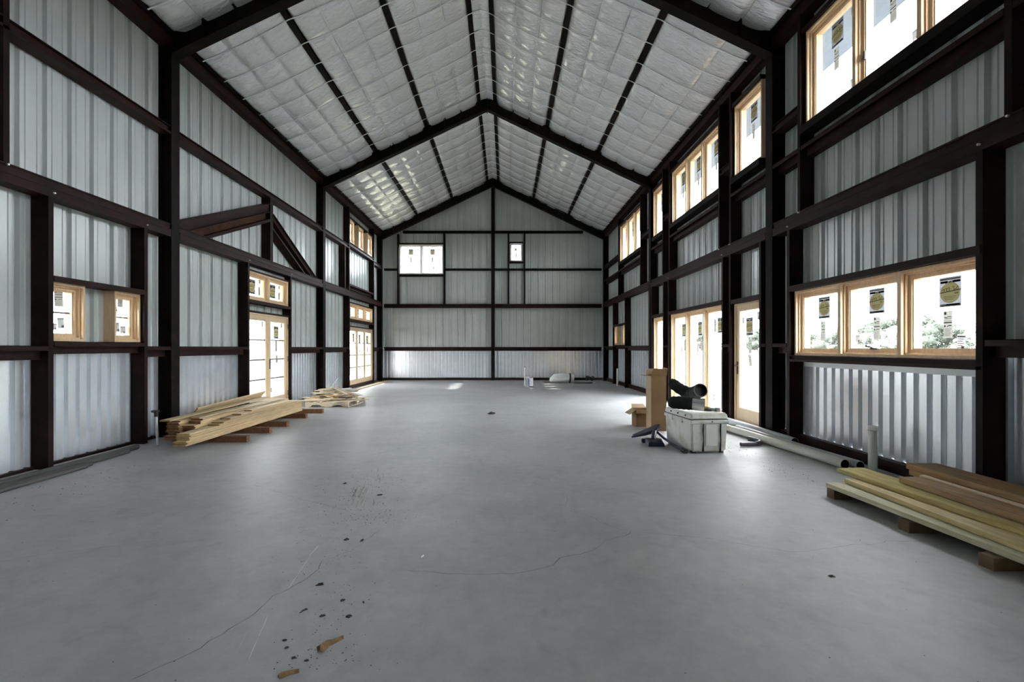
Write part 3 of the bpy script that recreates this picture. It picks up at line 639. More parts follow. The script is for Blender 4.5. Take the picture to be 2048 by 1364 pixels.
y = FRAMES[0]+SPAN; hs = [0,.22,.46,.7,.95,1.2,1.44,1.68,1.92,2.16,2.4,2.64,2.88,3.12,3.36,3.6,3.85,4.1,4.35,4.60]
while y < YB-.3:
    if min(abs(y-f) for f in FRAMES) > .14:
        for s in (-1,1):
            P = []
            for h in hs:
                on = h in (0,.22,1.68,3.12,4.60); base = roofz(APEX)-SL*h
                k = 0 if on else 1; fr = [(.22,1.68),(1.68,3.12),(3.12,4.60)]
                sag = 0
                for p,q in fr:
                    if p < h < q: sag = .040*math.sin(math.pi*(h-p)/(q-p))+.006
                P.append((APEX+s*h, y+random.uniform(-.006,.006), base-.008-sag-(.004 if on else 0) - (.01 if h == 0 else 0)))
            P.append((APEX+s*4.665, y, roofz(APEX+s*4.6)-.02)); P.append((APEX+s*4.672, y, roofz(APEX+s*4.6)+.05))
            flat(P, .012, 'y', 'strap', M['strap'])
    y += SPAN
for s in (-1,1):
    for p,q in ((.22,1.68),(1.68,3.12),(3.12,4.60)):
        for k in (1,2):
            for (a,b) in bays:
                h = p+(q-p)*k/3; x = APEX+s*h; n = 24; P = []
                for i in range(n+1):
                    yy = a+(b-a)*i/n; P.append((x+random.uniform(-.004,.004), yy, roofz(x)+.014-.0285-.012*abs(math.sin(math.pi*(yy-FRAMES[0])/SPAN))))
                flat(P, .007, 'x', 'lath', M['lath'])
mb = MB(); E = 5.66
for s in (-1,1):
    x1 = APEX+s*E
    mb.hexa([(APEX,-5.3,ZTOP+.22),(x1,-5.3,ZTOP+.22-SL*E),(x1,20.1,ZTOP+.22-SL*E),(APEX,20.1,ZTOP+.22),(APEX,-5.3,ZTOP+.27),(x1,-5.3,ZTOP+.27-SL*E),(x1,20.1,ZTOP+.27-SL*E),(APEX,20.1,ZTOP+.27)])
mb.build('roof_deck', M['soffit'], cl)
for s,X in ((-1,XL-DP),(1,XR+DP)):
    mb = MB(); xo = APEX+s*E; mb.box((X+s*.045,-5.3,5.90),(xo,20.1,5.92)); mb.build('soffit', M['soffit'], cl)
    mb = MB(); mb.box((xo,-5.3,5.84),(xo+s*.02,20.1,6.0)); mb.build('fascia', M['soffit'], cl)
    # closing strip between wall top and deck
    mb = MB(); mb.box((X+s*.04,-5.2,6.0),(X+s*.05,YB+.3,6.45)); mb.build('closure_strip', M['soffit'], cl)

# ------------------------------------------------------------------ outside
mb = MB(); mb.box((-400,-300,-.3),(400,500,-.12)); tag(mb.build('ground', M['grass'], loc=(0,0,0)), 'dry yellow-green grass field outside the right-hand windows', 'grass', kind='structure')
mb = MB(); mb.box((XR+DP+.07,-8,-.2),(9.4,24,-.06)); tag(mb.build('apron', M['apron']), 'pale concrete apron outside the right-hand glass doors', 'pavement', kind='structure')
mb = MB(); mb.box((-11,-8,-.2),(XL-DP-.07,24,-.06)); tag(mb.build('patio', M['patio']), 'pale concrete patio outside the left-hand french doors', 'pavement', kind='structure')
mb = MB(); mb.box((-7.5,15.0,2.16),(XL-DP-.05,18.3,2.20)); tag(mb.build('sunblocker', M['soffit']), 'added flat metal awning outside above the far triple door', 'sunblocker')  # added slab, trims the sun patch from the far triple door
pr = thing('added_sunshade', 'added flat white porch roof outside along the left wall', 'sunshade', (-5.4,9.6,0))  # added roof on posts, keeps sun out of the left openings
mb = MB(); mb.box((-10.0,4.4,3.30),(-5.36,14.7,3.42)); mb.build('roof_slab', M['sunshade'], pr)
for yy in (4.6,14.5): mb = MB(); mb.box((-9.9,yy-.07,-.06),(-9.76,yy+.07,3.30)); mb.build('sunshade_post', M['sunshade'], pr)
def blob(mb, c, r, sub=2, sq=1.0, amp=.3, mi=0):
    bm = bmesh.new(); bmesh.ops.create_icosphere(bm, subdivisions=sub, radius=1)
    off = Vector((random.random()*50, random.random()*50, 0)); vs_ = []
    for v in bm.verts:
        d = 1+amp*noise.noise(v.co*2+off)+amp*.5*noise.noise(v.co*5+off); vs_.append((c[0]+v.co.x*r*d, c[1]+v.co.y*r*d, c[2]+v.co.z*r*d*sq))
    mb.add(vs_, [[v.index for v in f.verts] for f in bm.faces], mi); bm.free()
rt = random.Random(3)
for i in range(22):
    x = 66+13*(i%2)+rt.uniform(-2,2); yy = 22+i*6.6+rt.uniform(-1,1); h = rt.uniform(6.0,9.0)
    t = thing('tree', 'leafy tree in the hazy tree line across the field', 'tree', (x,yy,-.12), group='distant tree line')
    mb = MB(); mb.tube([(0,0,0),(.1,0,h*.5)], [.22,.14], 7); part(mb.build('trunk', M['bark']), t)
    mb = MB(); cs = [((rt.uniform(-1.8,1.8), rt.uniform(-3.2,3.2), h*(.16+.62*rt.random()**1.2)), rt.uniform(.9,1.7)) for _ in range(13)]
    for c,r in cs: blob(mb, c, r*.8, 2, .9, .3)
    for _ in range(3600):
        c,r = rt.choice(cs); n = Vector((rt.gauss(0,1),rt.gauss(0,1),rt.gauss(0,1))).normalized(); p = Vector(c)+n*r*rt.uniform(.72,1.15)
        e = rt.uniform(.09,.20); t1 = Vector((rt.gauss(0,1),rt.gauss(0,1),rt.gauss(0,1))).normalized()*e; t2 = t1.cross(Vector((rt.gauss(0,1),rt.gauss(0,1),rt.gauss(0,1)))).normalized()*e*.6
        mb.add([p-t1,p-t2,p+t1,p+t2], [(0,1,2,3)])
    part(mb.build('crown', M['leaf'], smooth=True, fix=False), t)

# ------------------------------------------------------------------ lumber
def orient(o, p0, p1, roll=0):
    d = (p1-p0).normalized(); x = d.cross(Vector((0,0,1))).normalized(); z = x.cross(d)
    Mx = Matrix((x,d,z)).transposed().to_4x4(); Mx.translation = p0
    o.matrix_world = Mx @ Matrix.Rotation(roll, 4, 'Y')
def plank(name, p0, p1, w, t, mats, label, cat='board', group=None, tongue=True, roll=0):
    p0, p1 = Vector(p0), Vector(p1); L_ = (p1-p0).length; h = w/2
    poly = [(-h+.005,0),(h-.006,0),(h,.004),(h,t*.35),(h+.008,t*.42),(h+.008,t*.6),(h,t*.67),(h,t-.004),(h-.006,t),(-h+.005,t),(-h,t-.005),(-h-.003,t*.5),(-h,.005)] if tongue else [(-h+.002,0),(h-.002,0),(h,.002),(h,t-.002),(h-.002,t),(-h+.002,t),(-h,t-.002),(-h,.002)]
    mb = MB(); mb.prism(poly, lambda p,y_: (p[0],y_,p[1]), 0, L_)
    mb.m[0] = mb.m[1] = 1 if isinstance(mats,(list,tuple)) and len(mats) > 1 else 0
    o = mb.build(name, mats); orient(o, p0, p1, roll); return tag(o, label, cat, group)
def dunnage(p0, p1, w, t, m, label, group):
    return plank('support_block', p0, p1, w, t, [M[m],M[m]], label, 'wood block', group, tongue=False)
# left stack on five blocks
ord_ = ['nearest','second nearest','middle','second farthest','farthest']
for i,(yy,xe) in enumerate(((6.72,-3.70),(7.43,-3.73),(8.03,-3.74),(8.98,-3.82),(9.66,-3.77))):
    dunnage((xe,yy,0), (-4.78,yy+.03,0), .09, .088, 'block', '%s brown block sticking out under the left board stack' % ord_[i], 'blocks under the left board stack')
LM = [M['lumber'], M['lumberend']]; LD = [M['lumber'], M['shadedend']]; LY = [M['lumber'], M['paleend']]
rl = random.Random(11)
TB = .0215
ORD = ['topmost']+[q+' from the top' for q in ('second','third','fourth','fifth','sixth','seventh','eighth','ninth','tenth','eleventh')]+['twelfth from the top']
def stackcol(xc, z0, layers, ystart, yend, w, grp, label, LM=LM):
    for k in range(layers):
        ys = ystart(k)+rl.uniform(-.03,.03); ye = yend(k)+rl.uniform(-.06,.06); dx = rl.uniform(-.008,.008)
        plank('board', (xc+dx+rl.uniform(-.006,.006), ys, z0+k*TB), (xc+dx+rl.uniform(-.01,.01), ye, z0+k*TB), w, TB-.0015, LM, label+', '+ORD[layers-1-k], group=grp)
stackcol(-4.56, .09, 12, lambda k: 6.36+(.06 if k in (3,4) else 0)+.02*k*.3, lambda k: 9.05+.02*k, .165, 'boards in the wall-side column of the left stack', 'pine board in the wall-side column of the left stack', LD)
stackcol(-4.365, .09, 12, lambda k: 6.42+.02*(k%4)+(.1 if k > 8 else 0), lambda k: 9.2, .165, 'boards in the middle column of the left stack', 'pine board in the middle column of the left stack', LD)
stackcol(-4.155, .09, 9, lambda k: (5.97 if k < 3 else 6.02+.03*(k%2) if k < 7 else 6.62+.12*(k-7)), lambda k: 9.34, .17, 'boards in the outer column of the left stack', 'pine board in the outer column of the left stack', LY)
for (p0,p1,w,l) in (((-4.61,6.32,.351),(-4.58,8.95,.40),.14,'long thin board lying on top of the left stack against the wall'),
                    ((-4.385,6.58,.350),(-4.37,9.1,.350),.15,'pale board on top of the middle column of the left stack'),
                    ((-4.17,6.95,.285),(-4.15,9.3,.285),.15,'set-back board topping the outer column of the left stack'),
                    ((-4.17,7.25,.3065),(-4.15,9.1,.3065),.14,'shorter board second from the top of the outer column'),
                    ((-4.16,7.55,.328),(-4.15,9.0,.328),.12,'uppermost narrow board on the outer column of the left stack')):
    plank('board', p0, p1, w, .02, LM, l)
plank('board', (-4.78,7.2,.36), (-4.74,9.15,.44), .15, .02, LM, 'board tilted on edge above the left stack, its end before the french door', roll=-.9)
# shiplap piece between
# scrap pile on pallet
pal = thing('pallet', 'weathered wooden pallet under the far scrap board heap', 'pallet', (-4.06,10.62,0), rotz=-.03)
def lbox(nm, a, b, m, root): mb = MB(); mb.box(a,b); return part(mb.build(nm, m), root)
for yy in (.02,.58,1.14):
    mb = MB(); poly = [(-.5,.016),(-.36,.016),(-.33,.055),(-.15,.055),(-.12,.016),(.12,.016),(.15,.055),(.33,.055),(.36,.016),(.5,.016),(.5,.105),(-.5,.105)]
    mb.prism(poly, lambda p,v: (p[0],v,p[1]), yy-.02, yy+.02); part(mb.build('stringer', M['scrap']), pal)
for k in range(6): lbox('deck_board', (-.5+k*.18,0,.105), (-.5+k*.18+.10,1.16,.122), M['scrap'], pal)
for k in (0,2.5,5): lbox('bottom_board', (-.5+k*.18,0,0), (-.5+k*.18+.10,1.16,.016), M['scrap'], pal)
rs = random.Random(5); grp = 'scrap boards heaped on the pallet'
HM = {}
def settle(c, a, L_, w, smax=.30, dry=False):
    pts = []; n = int(L_/.03)+1; m_ = int(w/.03)+2
    for i in range(n+1):
        for j in range(m_+1):
            p, q = (i/n-.5)*(L_+.012), (j/m_-.5)*(w+.016)
            pts.append((p, (round((c[0]+math.cos(a)*p-math.sin(a)*q)/.03), round((c[1]+math.sin(a)*p+math.cos(a)*q)/.03))))
    best = None
    for k in range(-15,16):
        sl = smax*k/15; z = max(HM.get(cc,.123)-sl*p for p,cc in pts)
        if z-abs(sl)*L_/2 < .122: continue
        if best is None or z < best[0]-1e-4: best = (z, sl)
    z, sl = best
    if dry: return z+abs(sl)*L_/2
    for p,cc in pts: HM[cc] = max(HM.get(cc,.123), z+sl*p+.0215)
    return z+.001, sl
for k in range(32):
    sp = .50 if k < 14 else .36 if k < 26 else .24
    a = rs.choice([0,.1,.3,math.pi/2,.7,-.5,2.4,1.2])+rs.gauss(0,.15); L_ = rs.uniform(.6,1.15) if k < 12 else rs.uniform(.35,.8); w = rs.uniform(.08,.15)
    sx_ = .08 if k < 8 else .22
    opts = [(-4.08+rs.uniform(-sp,sp)*.95, 11.17+rs.uniform(-sp,sp)) for _ in range(14)]
    cx, cy = min(opts, key=lambda q: settle(q, a, L_, w, sx_, True)); z, sl = settle((cx,cy), a, L_, w, sx_)
    c = Vector((cx,cy,z)); d = Vector((math.cos(a), math.sin(a), sl))*L_/2
    plank('scrap_board', c-d, c+d, w, .018, [M['scrap'],M['lumberend']], 'short offcut board in the tangled heap on the pallet', 'board', grp, tongue=False)
HT = max(HM.values())
for cx,cy,a,L_,w,m,l in ((-4.05,11.03,.81,.87,.13,'greypvc','long whitish painted offcut running diagonally through the pallet heap'),(-3.80,10.92,-.45,.42,.13,'scrap','grey wide offcut sloping right across the top of the pallet heap'),(-4.16,10.98,1.15,.5,.14,'lumber','pale wide offcut leaning up on top of the pallet heap')):
    z, sl = settle((cx,cy), a, L_, w, .3); c = Vector((cx,cy,z)); d = Vector((math.cos(a), math.sin(a), sl))*L_/2
    plank('scrap_board', c-d, c+d, w, .018, [M[m],M['lumberend']], l, 'board', tongue=False)
plank('floor_strip', (-4.75,12.4,.0), (-4.75,18.9,.0), .05, .04, [M['lumber'],M['lumberend']], 'long thin pine strip on the floor before the far triple door', 'board', tongue=False)
tb = MB(); tb.tube([(-4.75,12.1,.02),(-4.62,12.9,.52)], .012, 8); tag(tb.build('metal_rod', M['galv']), 'thin metal rod leaning behind the pallet heap', 'rod')
# right stack on three blocks
for i,(yy,l) in enumerate(((4.20,'split brown block at the far end of the right board stack'),(3.44,'notched brown block mid way under the right board stack'),(2.86,'mouldy dark block nearest the camera under the right board stack'))):
    dunnage((2.93+.01*i,yy,0), (3.86,yy+.02,0), .09, .08, 'oldblock', l, 'blocks under the right board stack')
def rb(p0,p1,w,t,m,l,nm='lumber_board'): return plank(nm, p0, p1, w, t, [M[m],M[m]], l, 'board', None, tongue=False)
rb((3.07,4.27,.082),(3.27,1.35,.082),.28,.038,'treated','wide pale greenish board lowest at the front of the right stack')
rb((3.52,4.35,.082),(3.62,1.35,.082),.28,.038,'brown','hidden brown board under the right stack beside the pale one')
rb((3.20,4.26,.1215),(3.22,1.3,.1215),.20,.036,'yellowpine','pale board with yellow edge on the front of the right stack')
rb((3.33,4.50,.1585),(3.50,1.4,.1585),.27,.036,'mossy','yellow mossy board with rough end in the middle of the right stack')
rb((3.84,4.3,.082),(3.88,1.4,.082),.22,.038,'brown','bottom brown board against the right wall in the right stack')
rb((3.85,4.28,.1215),(3.86,1.4,.1215),.20,.0755,'brown','second brown board against the right wall in the right stack')
rb((3.49,4.02,.196),(3.50,1.4,.196),.19,.045,'brown','orange-brown board lying on the mossy board of the right stack')
rb((3.632,4.06,.196),(3.642,1.3,.196),.05,.05,'paleboard','thin pale new stick along the right stack')
rb((3.815,4.25,.1975),(3.825,1.4,.1975),.27,.045,'brown','thick brown plank just below the top of the right stack')
rb((3.82,4.28,.244),(3.835,1.4,.244),.28,.05,'brown','thick brown plank on top of the right stack by the wall')

# ------------------------------------------------------------------ pipes
def pipe(name, pts, r, m, label, group=None, wall=.006, seg=20):
    loc = Vector(pts[0]); P = [Vector(p)-loc for p in pts]
    mb = MB(); mb.tube(P, r, seg, caps=False)
    e = P[-1] if False else P[0]; d = (P[1]-P[0]).normalized()
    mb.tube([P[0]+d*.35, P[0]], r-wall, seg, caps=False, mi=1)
    # annular rims
    for c,dd in ((P[0],-1),(P[-1],1)):
        t = (P[1]-P[0]).normalized() if dd < 0 else (P[-1]-P[-2]).normalized()
        X = t.cross(Vector((0,0,1)) if abs(t.z) < .9 else Vector((1,0,0))).normalized(); Y = t.cross(X); vs_ = []
        for k in range(seg):
            a = 2*math.pi*k/seg; q = X*math.cos(a)+Y*math.sin(a); vs_ += [c+q*r, c+q*(r-wall)]
        mb.add(vs_, [(2*k,2*k+1,(2*k+3)%(2*seg),(2*k+2)%(2*seg)) for k in range(seg)], 0)
    o = mb.build(name, [m, M['hollow_shade']], smooth=True, fix=False, loc=None); o.location = loc
    md = o.modifiers.new('e','EDGE_SPLIT'); md.split_angle = .9
    return tag(o, label, 'pipe', group)
pipe('drain_pipe', [(3.99,6.42,.057),(3.985,7.4,.057),(3.96,8.4,.057),(3.9,9.6,.057)], .057, M['greypvc'], 'thick grey drain pipe along the right wall past the glass door')
pipe('drain_pipe', [(3.79,5.20,.055),(3.70,6.4,.055),(3.60,7.6,.055),(3.52,8.4,.055)], .055, M['pvc'], 'thick dusty white drain pipe on the floor beside the right wall')
pipe('drain_pipe', [(3.93,5.16,.05),(3.86,6.2,.05),(3.78,7.6,.05)], .05, M['greypvc'], 'grey pipe tucked between the white pipe and the wall')
t = thing('trap_pipe', 'short dark curved trap pipe lying on the floor by the cooler', 'pipe', (3.235,6.40,0))
mb = MB(); mb.tube([(0,0,.028),(.14,.02,.027),(.26,.06,.027)], .026, 12, capm=1); part(mb.build('arm', [M['darkpvc'],M['hollow_shade']], smooth=True, fix=False), t)
mb = MB(); mb.tube([(.24,.05,.03),(.31,.09,.031),(.345,.15,.035),(.33,.22,.042),(.28,.25,.05)], .031, 12); mb.tube([(.28,.25,.05),(.24,.265,.055)], .035, 12, capm=1); part(mb.build('bend', [M['darkpvc'],M['hollow_shade']], smooth=True, fix=False), t)
t = thing('vent_stub', 'upright white capped pipe stub before the low triple window', 'pipe', (4.02,5.10,0))
mb = MB(); mb.tube([(0,0,0),(0,0,.46)], .043, 18); part(mb.build('pipe', M['pvc'], smooth=True, fix=False), t).modifiers.new('e','EDGE_SPLIT')
mb = MB(); mb.tube([(0,0,.45),(0,0,.455),(0,0,.49),(0,0,.497)], [.043,.05,.05,.045], 18); part(mb.build('cap', M['pvc'], smooth=True, fix=False), t).modifiers.new('e','EDGE_SPLIT')
mb = MB(); mb.tube([(0,0,0),(0,0,.62)], .03, 10); tag(mb.build('pipe_stub', M['pvc'], smooth=True, fix=False, loc=None), 'thin white upright pipe at the base of the far right wall', 'pipe').location = (4.0,16.6,0)
for i,(x,yf,r,l) in enumerate(((-4.70,5.23,.021,'grey conduit farthest from the left wall, shortest of the bundle'),(-4.755,5.36,.024,'grey conduit second from the floor side of the left bundle'),(-4.825,5.98,.025,'long grey conduit second closest to the left wall'),(-4.905,6.22,.033,'thickest and longest grey conduit right against the left wall'))):
    pipe('conduit', [(x,yf,r),(x+.004,3.5,r),(x,.6,r)], r, M['conduit'], l, wall=.004, seg=14)
t = thing('metal_stake', 'pale metal stake with black head leaning by the nearest left column', 'stake', (-4.80,6.45,0))
mb = MB(); mb.tube([(0,0,.005),(-.10,.10,.40)], .017, 10); part(mb.build('shaft', M['galv'], smooth=True, fix=False), t)
mb = MB(); mb.tube([(-.095,.095,.38),(-.11,.11,.44),(-.115,.115,.455)], [.02,.024,.024], 10); mb.box((-.155,.08,.445),(-.08,.14,.475)); part(mb.build('head', M['ink']), t)

# ------------------------------------------------------------------ cooler and what lies on it
cr = thing('cooler', 'grubby white ice chest with black end straps on the open floor', 'cooler', (2.37,5.93,0), rotz=.10)
CW, CLn, CH = .49, .76, .515
def taper(mb, x0,x1,y0,y1,z0,z1,e, mi=0): mb.hexa([(x0+e,y0+e,z0),(x1-e,y0+e,z0),(x1-e,y1-e,z0),(x0+e,y1-e,z0),(x0,y0,z1),(x1,y0,z1),(x1,y1,z1),(x0,y1,z1)], mi)
mb = MB(); taper(mb, 0,CW,0,CLn,.02,.405,.014); part(mb.build('body', M['cool'], bevel=.022), cr)
mb = MB(); taper(mb, -.012,CW+.012,-.012,CLn+.012,.385,.43,.0); part(mb.build('rim', M['cool'], bevel=.008), cr)
mb = MB(); mb.hexa([(-.008,-.008,.436),(CW+.008,-.008,.436),(CW+.008,CLn+.008,.436),(-.008,CLn+.008,.436),(.006,.006,CH),(CW-.006,.006,CH),(CW-.006,CLn-.006,CH),(.006,CLn-.006,CH)]); lid = part(mb.build('lid', M['cool'], bevel=.016), cr)
mb = MB(); mb.box((.0,.0,.428),(CW,CLn,.438)); part(mb.build('gasket', M['ink']), cr)
for x in (.03,CW-.08):
    for yy in (.05,CLn-.10): mb = MB(); mb.box((x,yy,0),(x+.05,yy+.05,.03)); part(mb.build('foot', M['ink']), cr)
for x in (.155,.385):
    mb = MB(); mb.tube([(x,-.014,.385),(x-.004,-.012,.30),(x+.006,-.006,.17),(x+.002,.002,.03)], [.007,.010,.006,.012], 8); part(mb.build('strap', M['ink']), cr)
mb = MB(); mb.box((.19,-.006,.10),(.35,.002,.375)); part(mb.build('end_panel', M['cool'], bevel=.003), cr)
for yy in (.15,.36,.56):
    mb = MB(); mb.tube([(-.012,yy,.475),(.02,yy,.475)], .011, 8); ob = mb.build('fastener', M['ink']); ob.parent = lid
mb = MB(); mb.tube([(.27,-.02,.41),(.27,0,.41)], .009, 8); part(mb.build('fastener', M['ink']), cr)
for yy in (.22,.50):
    mb = MB(); mb.box((-.02,yy,.36),(0,yy+.09,.425)); part(mb.build('latch', M['cool'], bevel=.006), cr)
R1 = Vector((2.2,6.2,.515))
def duct(name, path, rad, label, cuff=None, mouth=None):
    r = thing(name, label, 'duct', tuple(R1)); P = [Vector(p)-R1 for p in path]
    n = 5; Q, RR = [], []
    for i in range(len(P)-1):
        for k in range(n):
            f = k/n; Q.append(P[i].lerp(P[i+1], f)); RR.append((rad[i]+(rad[i+1]-rad[i])*f)*(1+.05*math.sin(i*5+k*2.3)))
    Q.append(P[-1]); RR.append(rad[-1])
    for _ in range(2): Q = [Q[0]]+[(Q[i-1]+Q[i]*2+Q[i+1])/4 for i in range(1,len(Q)-1)]+[Q[-1]]
    mb = MB(); mb.tube(Q, RR, 20, caps=False); mb.add(mb.v[:20], [tuple(range(20))[::-1]])
    part(mb.build('sleeve', M['ductcloth'], smooth=True, fix=False), r)
    d = (Q[-1]-Q[-2]).normalized(); e = Q[-1]; rr = rad[-1]
    if cuff:
        mb = MB(); mb.tube([e-d*.035, e+d*cuff], rr*1.06, 24, caps=False); mb.tube([e+d*cuff, e-d*.02], rr*1.02, 24, caps=False); part(mb.build('cuff', M['silver'], smooth=True, fix=False), r)
        mb = MB(); mb.tube([e+d*.0, e+d*.004], rr*.95, 24); part(mb.build('hollow_shade', M['hollow_shade']), r)  # dark disc stands in for the shade inside the cuff
    else:
        mb = MB(); mb.tube([e-d*.06, e-d*.055], rr*.9, 20); part(mb.build('hollow_shade', M['hollow_shade']), r)  # dark disc stands in for the shade inside the mouth
        mb = MB(); X = d.cross(Vector((0,0,1))).normalized(); Y = d.cross(X)
        mb.tube([e+(X*math.cos(a)+Y*math.sin(a))*rr*.98 for a in [2*math.pi*k/24 for k in range(25)]], .008, 6, caps=False); part(mb.build('rim', M['darkpvc'], smooth=True, fix=False), r)
    return r
duct('duct_sleeve', [(2.19,6.27,.615),(2.23,6.255,.62),(2.34,6.22,.622),(2.45,6.17,.615),(2.50,6.145,.612)], [.045,.08,.088,.085,.078], 'black sleeved duct with shiny metal cuff lying flat on the cooler', cuff=.12)
duct('duct_elbow', [(2.34,6.62,.87),(2.38,6.60,.845),(2.47,6.55,.765),(2.56,6.47,.715),(2.595,6.33,.745),(2.59,6.18,.79)], [.055,.075,.08,.085,.09,.088], 'black elbow duct with open round mouth on top of the pile on the cooler')
t = thing('duct_bracket', 'small tangle of metal hose fittings at the right edge of the cooler', 'fitting', (2.70,6.22,.515))
mb = MB(); mb.tube([(-.05,.02,.03),(-.01,.0,.035),(.03,.02,.03),(.06,.0,.022)], .022, 10); part(mb.build('hose', M['mossy'], smooth=True, fix=False), t)
mb = MB(); mb.tube([(.0,-.02,.022),(.10,-.06,.022)], .021, 10); mb.box((.085,-.09,0),(.13,-.03,.05)); part(mb.build('coupling', M['galv']), t)
mb = MB(); mb.tube([(-.06,-.04,.014),(.03,-.05,.013)], .013, 8); part(mb.build('clip', M['ink']), t)

# ------------------------------------------------------------------ cardboard boxes
def sheetbox(mb, x0,x1,y0,y1,z0,z1, t=.006):
    mb.box((x0,y0,z0),(x1,y0+t,z1)); mb.box((x0,y1-t,z0),(x1,y1,z1)); mb.box((x0,y0+t,z0),(x0+t,y1-t,z1)); mb.box((x1-t,y0+t,z0),(x1,y1-t,z1)); mb.box((x0+t,y0+t,z0),(x1-t,y1-t,z0+t))
def flap(pts, nm, m, root, t=.005):
    P = [Vector(p) for p in pts]; n = (P[1]-P[0]).cross(P[3]-P[0]).normalized()*t
    mb = MB(); mb.hexa(P+[p+n for p in P]); return part(mb.build(nm, m), root)
t = thing('cardboard_box', 'tall narrow open cardboard box standing behind the cooler', 'box', (2.375,7.58,0), rotz=-.03)
mb = MB(); sheetbox(mb, 0,.245,0,.30,0,.90); part(mb.build('carton', M['card']), t)
flap([(0,0,.90),(.245,0,.90),(.25,-.035,1.01),(.03,-.03,1.02)], 'flap', M['card'], t)
flap([(0,.30,.90),(0,0,.90),(-.11,.03,.905),(-.11,.27,.90)], 'flap', M['card'], t)
flap([(.245,0,.90),(.245,.30,.90),(.27,.29,1.03),(.265,.01,1.02)], 'flap', M['cardpale'], t)
flap([(.245,.30,.90),(0,.30,.90),(.01,.34,1.0),(.235,.34,1.0)], 'flap', M['cardpale'], t)
mb = MB(); mb.box((-.003,.0,0),(.0,.30,.90)); part(mb.build('lit_side_sheet', M['cardpale']), t)  # paler sheet laid on, paints this side as lit
t = thing('cardboard_box', 'small open cardboard box low behind the tall one', 'box', (2.24,7.95,0), rotz=.05)
mb = MB(); sheetbox(mb, 0,.26,0,.25,0,.30); part(mb.build('carton', M['card']), t)
flap([(0,.25,.30),(0,0,.30),(-.12,-.01,.22),(-.12,.26,.22)], 'flap', M['cardpale'], t)
flap([(0,0,.30),(.26,0,.30),(.25,-.07,.24),(-.03,-.07,.24)], 'flap', M['card'], t)
flap([(.26,.25,.30),(0,.25,.30),(.02,.34,.36),(.24,.34,.36)], 'flap', M['cardpale'], t)

# ------------------------------------------------------------------ blue tool
t = thing('floor_jack', 'dark blue steel tool with long handle on the floor by the cooler', 'tool', (2.05,6.4,0))
def P3(px,py,z): q = floor_pt(px,py,z); return (q.x-2.05, q.y-6.4, q.z)
mb = MB()
A, B_, C_, D_ = Vector((-.14,.55,.015)), Vector((-.06,.62,.02)), Vector((.20,.42,.16)), Vector((.10,.30,.10))
poly = [(-.16,.56),(-.13,.62),(-.02,.58),(.16,.46),(.20,.36),(.12,.28),(-.02,.38),(-.14,.52)]
lo = [(x,y_,.012+.16*max(0,(x+.16)/.36)) for x,y_ in poly]; hi = [(x,y_,z+.022+.05*max(0,(x+.1)/.3)) for x,y_,z in lo]; n = len(poly)
mb.add(lo+hi, [tuple(range(n))[::-1], tuple(range(n,2*n))]+[(i,(i+1)%n,n+(i+1)%n,n+i) for i in range(n)])
part(mb.build('lift_plate', M['blue']), t)
mb = MB(); mb.tube([(-.135,.565,.03),(-.135,.565,.045)], .018, 12); part(mb.build('bushing', M['bolt']), t)
mb = MB()
for (a,b) in (((-.10,.22,0),(.12,.28,.06)),((-.06,.04,0),(.0,.24,.075)),((.06,.02,0),(.12,.24,.075))): mb.box(a,b)
mb.hexa([(-.09,-.02,.0),(.14,-.04,.0),(.16,.16,.0),(-.08,.18,.0),(-.07,.0,.06),(.12,-.02,.055),(.14,.14,.085),(-.06,.16,.09)])
part(mb.build('base', M['blue'], bevel=.008), t)
mb = MB(); mb.tube([(.02,.12,.07),(.07,.24,.13),(.12,.34,.17)], [.03,.035,.03], 10); part(mb.build('ram', M['blue'], smooth=True, fix=False), t)
mb = MB(); mb.tube([(.12,.32,.16),(.17,.10,.09),(.235,-.28,.03),(.25,-.40,.03)], [.02,.018,.014,.012], 10); part(mb.build('handle', M['blue'], smooth=True, fix=False), t)
mb = MB(); mb.tube([(.245,-.37,.03),(.26,-.45,.03)], .028, 10); part(mb.build('grip', M['ink']), t)

# ------------------------------------------------------------------ far floor things
t = thing('plastic_roll', 'fat white plastic-wrapped roll lying at the foot of the back wall', 'roll', (2.2,17.95,0))
mb = MB(); mb.tube([(-.47,0,.07),(-.42,0,.12),(-.28,0,.19),(.0,0,.20),(.26,0,.19),(.27,0,.185)], [.04,.10,.17,.185,.18,.18], 24); part(mb.build('wrap', M['bag'], smooth=True, fix=False), t)
mb = MB(); mb.tube([(.26,0,.19),(.32,0,.188)], .186, 24); part(mb.build('band', M['ink']), t)
mb = MB(); mb.tube([(.32,0,.188),(.44,0,.18)], [.182,.165], 24, capm=1); part(mb.build('roll_end', [M['bag'],M['hollow_shade']], smooth=True, fix=False), t)
pos = thing('valve_box', 'white and blue plumbing box standing on the floor near the back wall', 'box', (.82,15.6,0))
lbox('casing', (0,0,.0), (.12,.16,.34), M['paper'], pos); lbox('side_print', (-.03,.0,.06), (.0,.5,.30), M['bluebox'], pos); lbox('foot', (-.005,-.006,.03), (.125,.0,.07), M['ink'], pos)
lbox('back_casing', (-.10,.5,.0), (.03,.62,.36), M['paper'], pos)
t = thing('standpipe', 'thin white standpipe beside the plumbing box at the back', 'pipe', (.70,16.6,0))
mb = MB(); mb.tube([(0,0,0),(0,0,.66)], .02, 10); part(mb.build('pipe', M['pvc'], smooth=True, fix=False), t)
mb = MB(); mb.tube([(0,0,.66),(0,0,.70)], .026, 10); part(mb.build('cap', M['darkpvc'], smooth=True, fix=False), t)
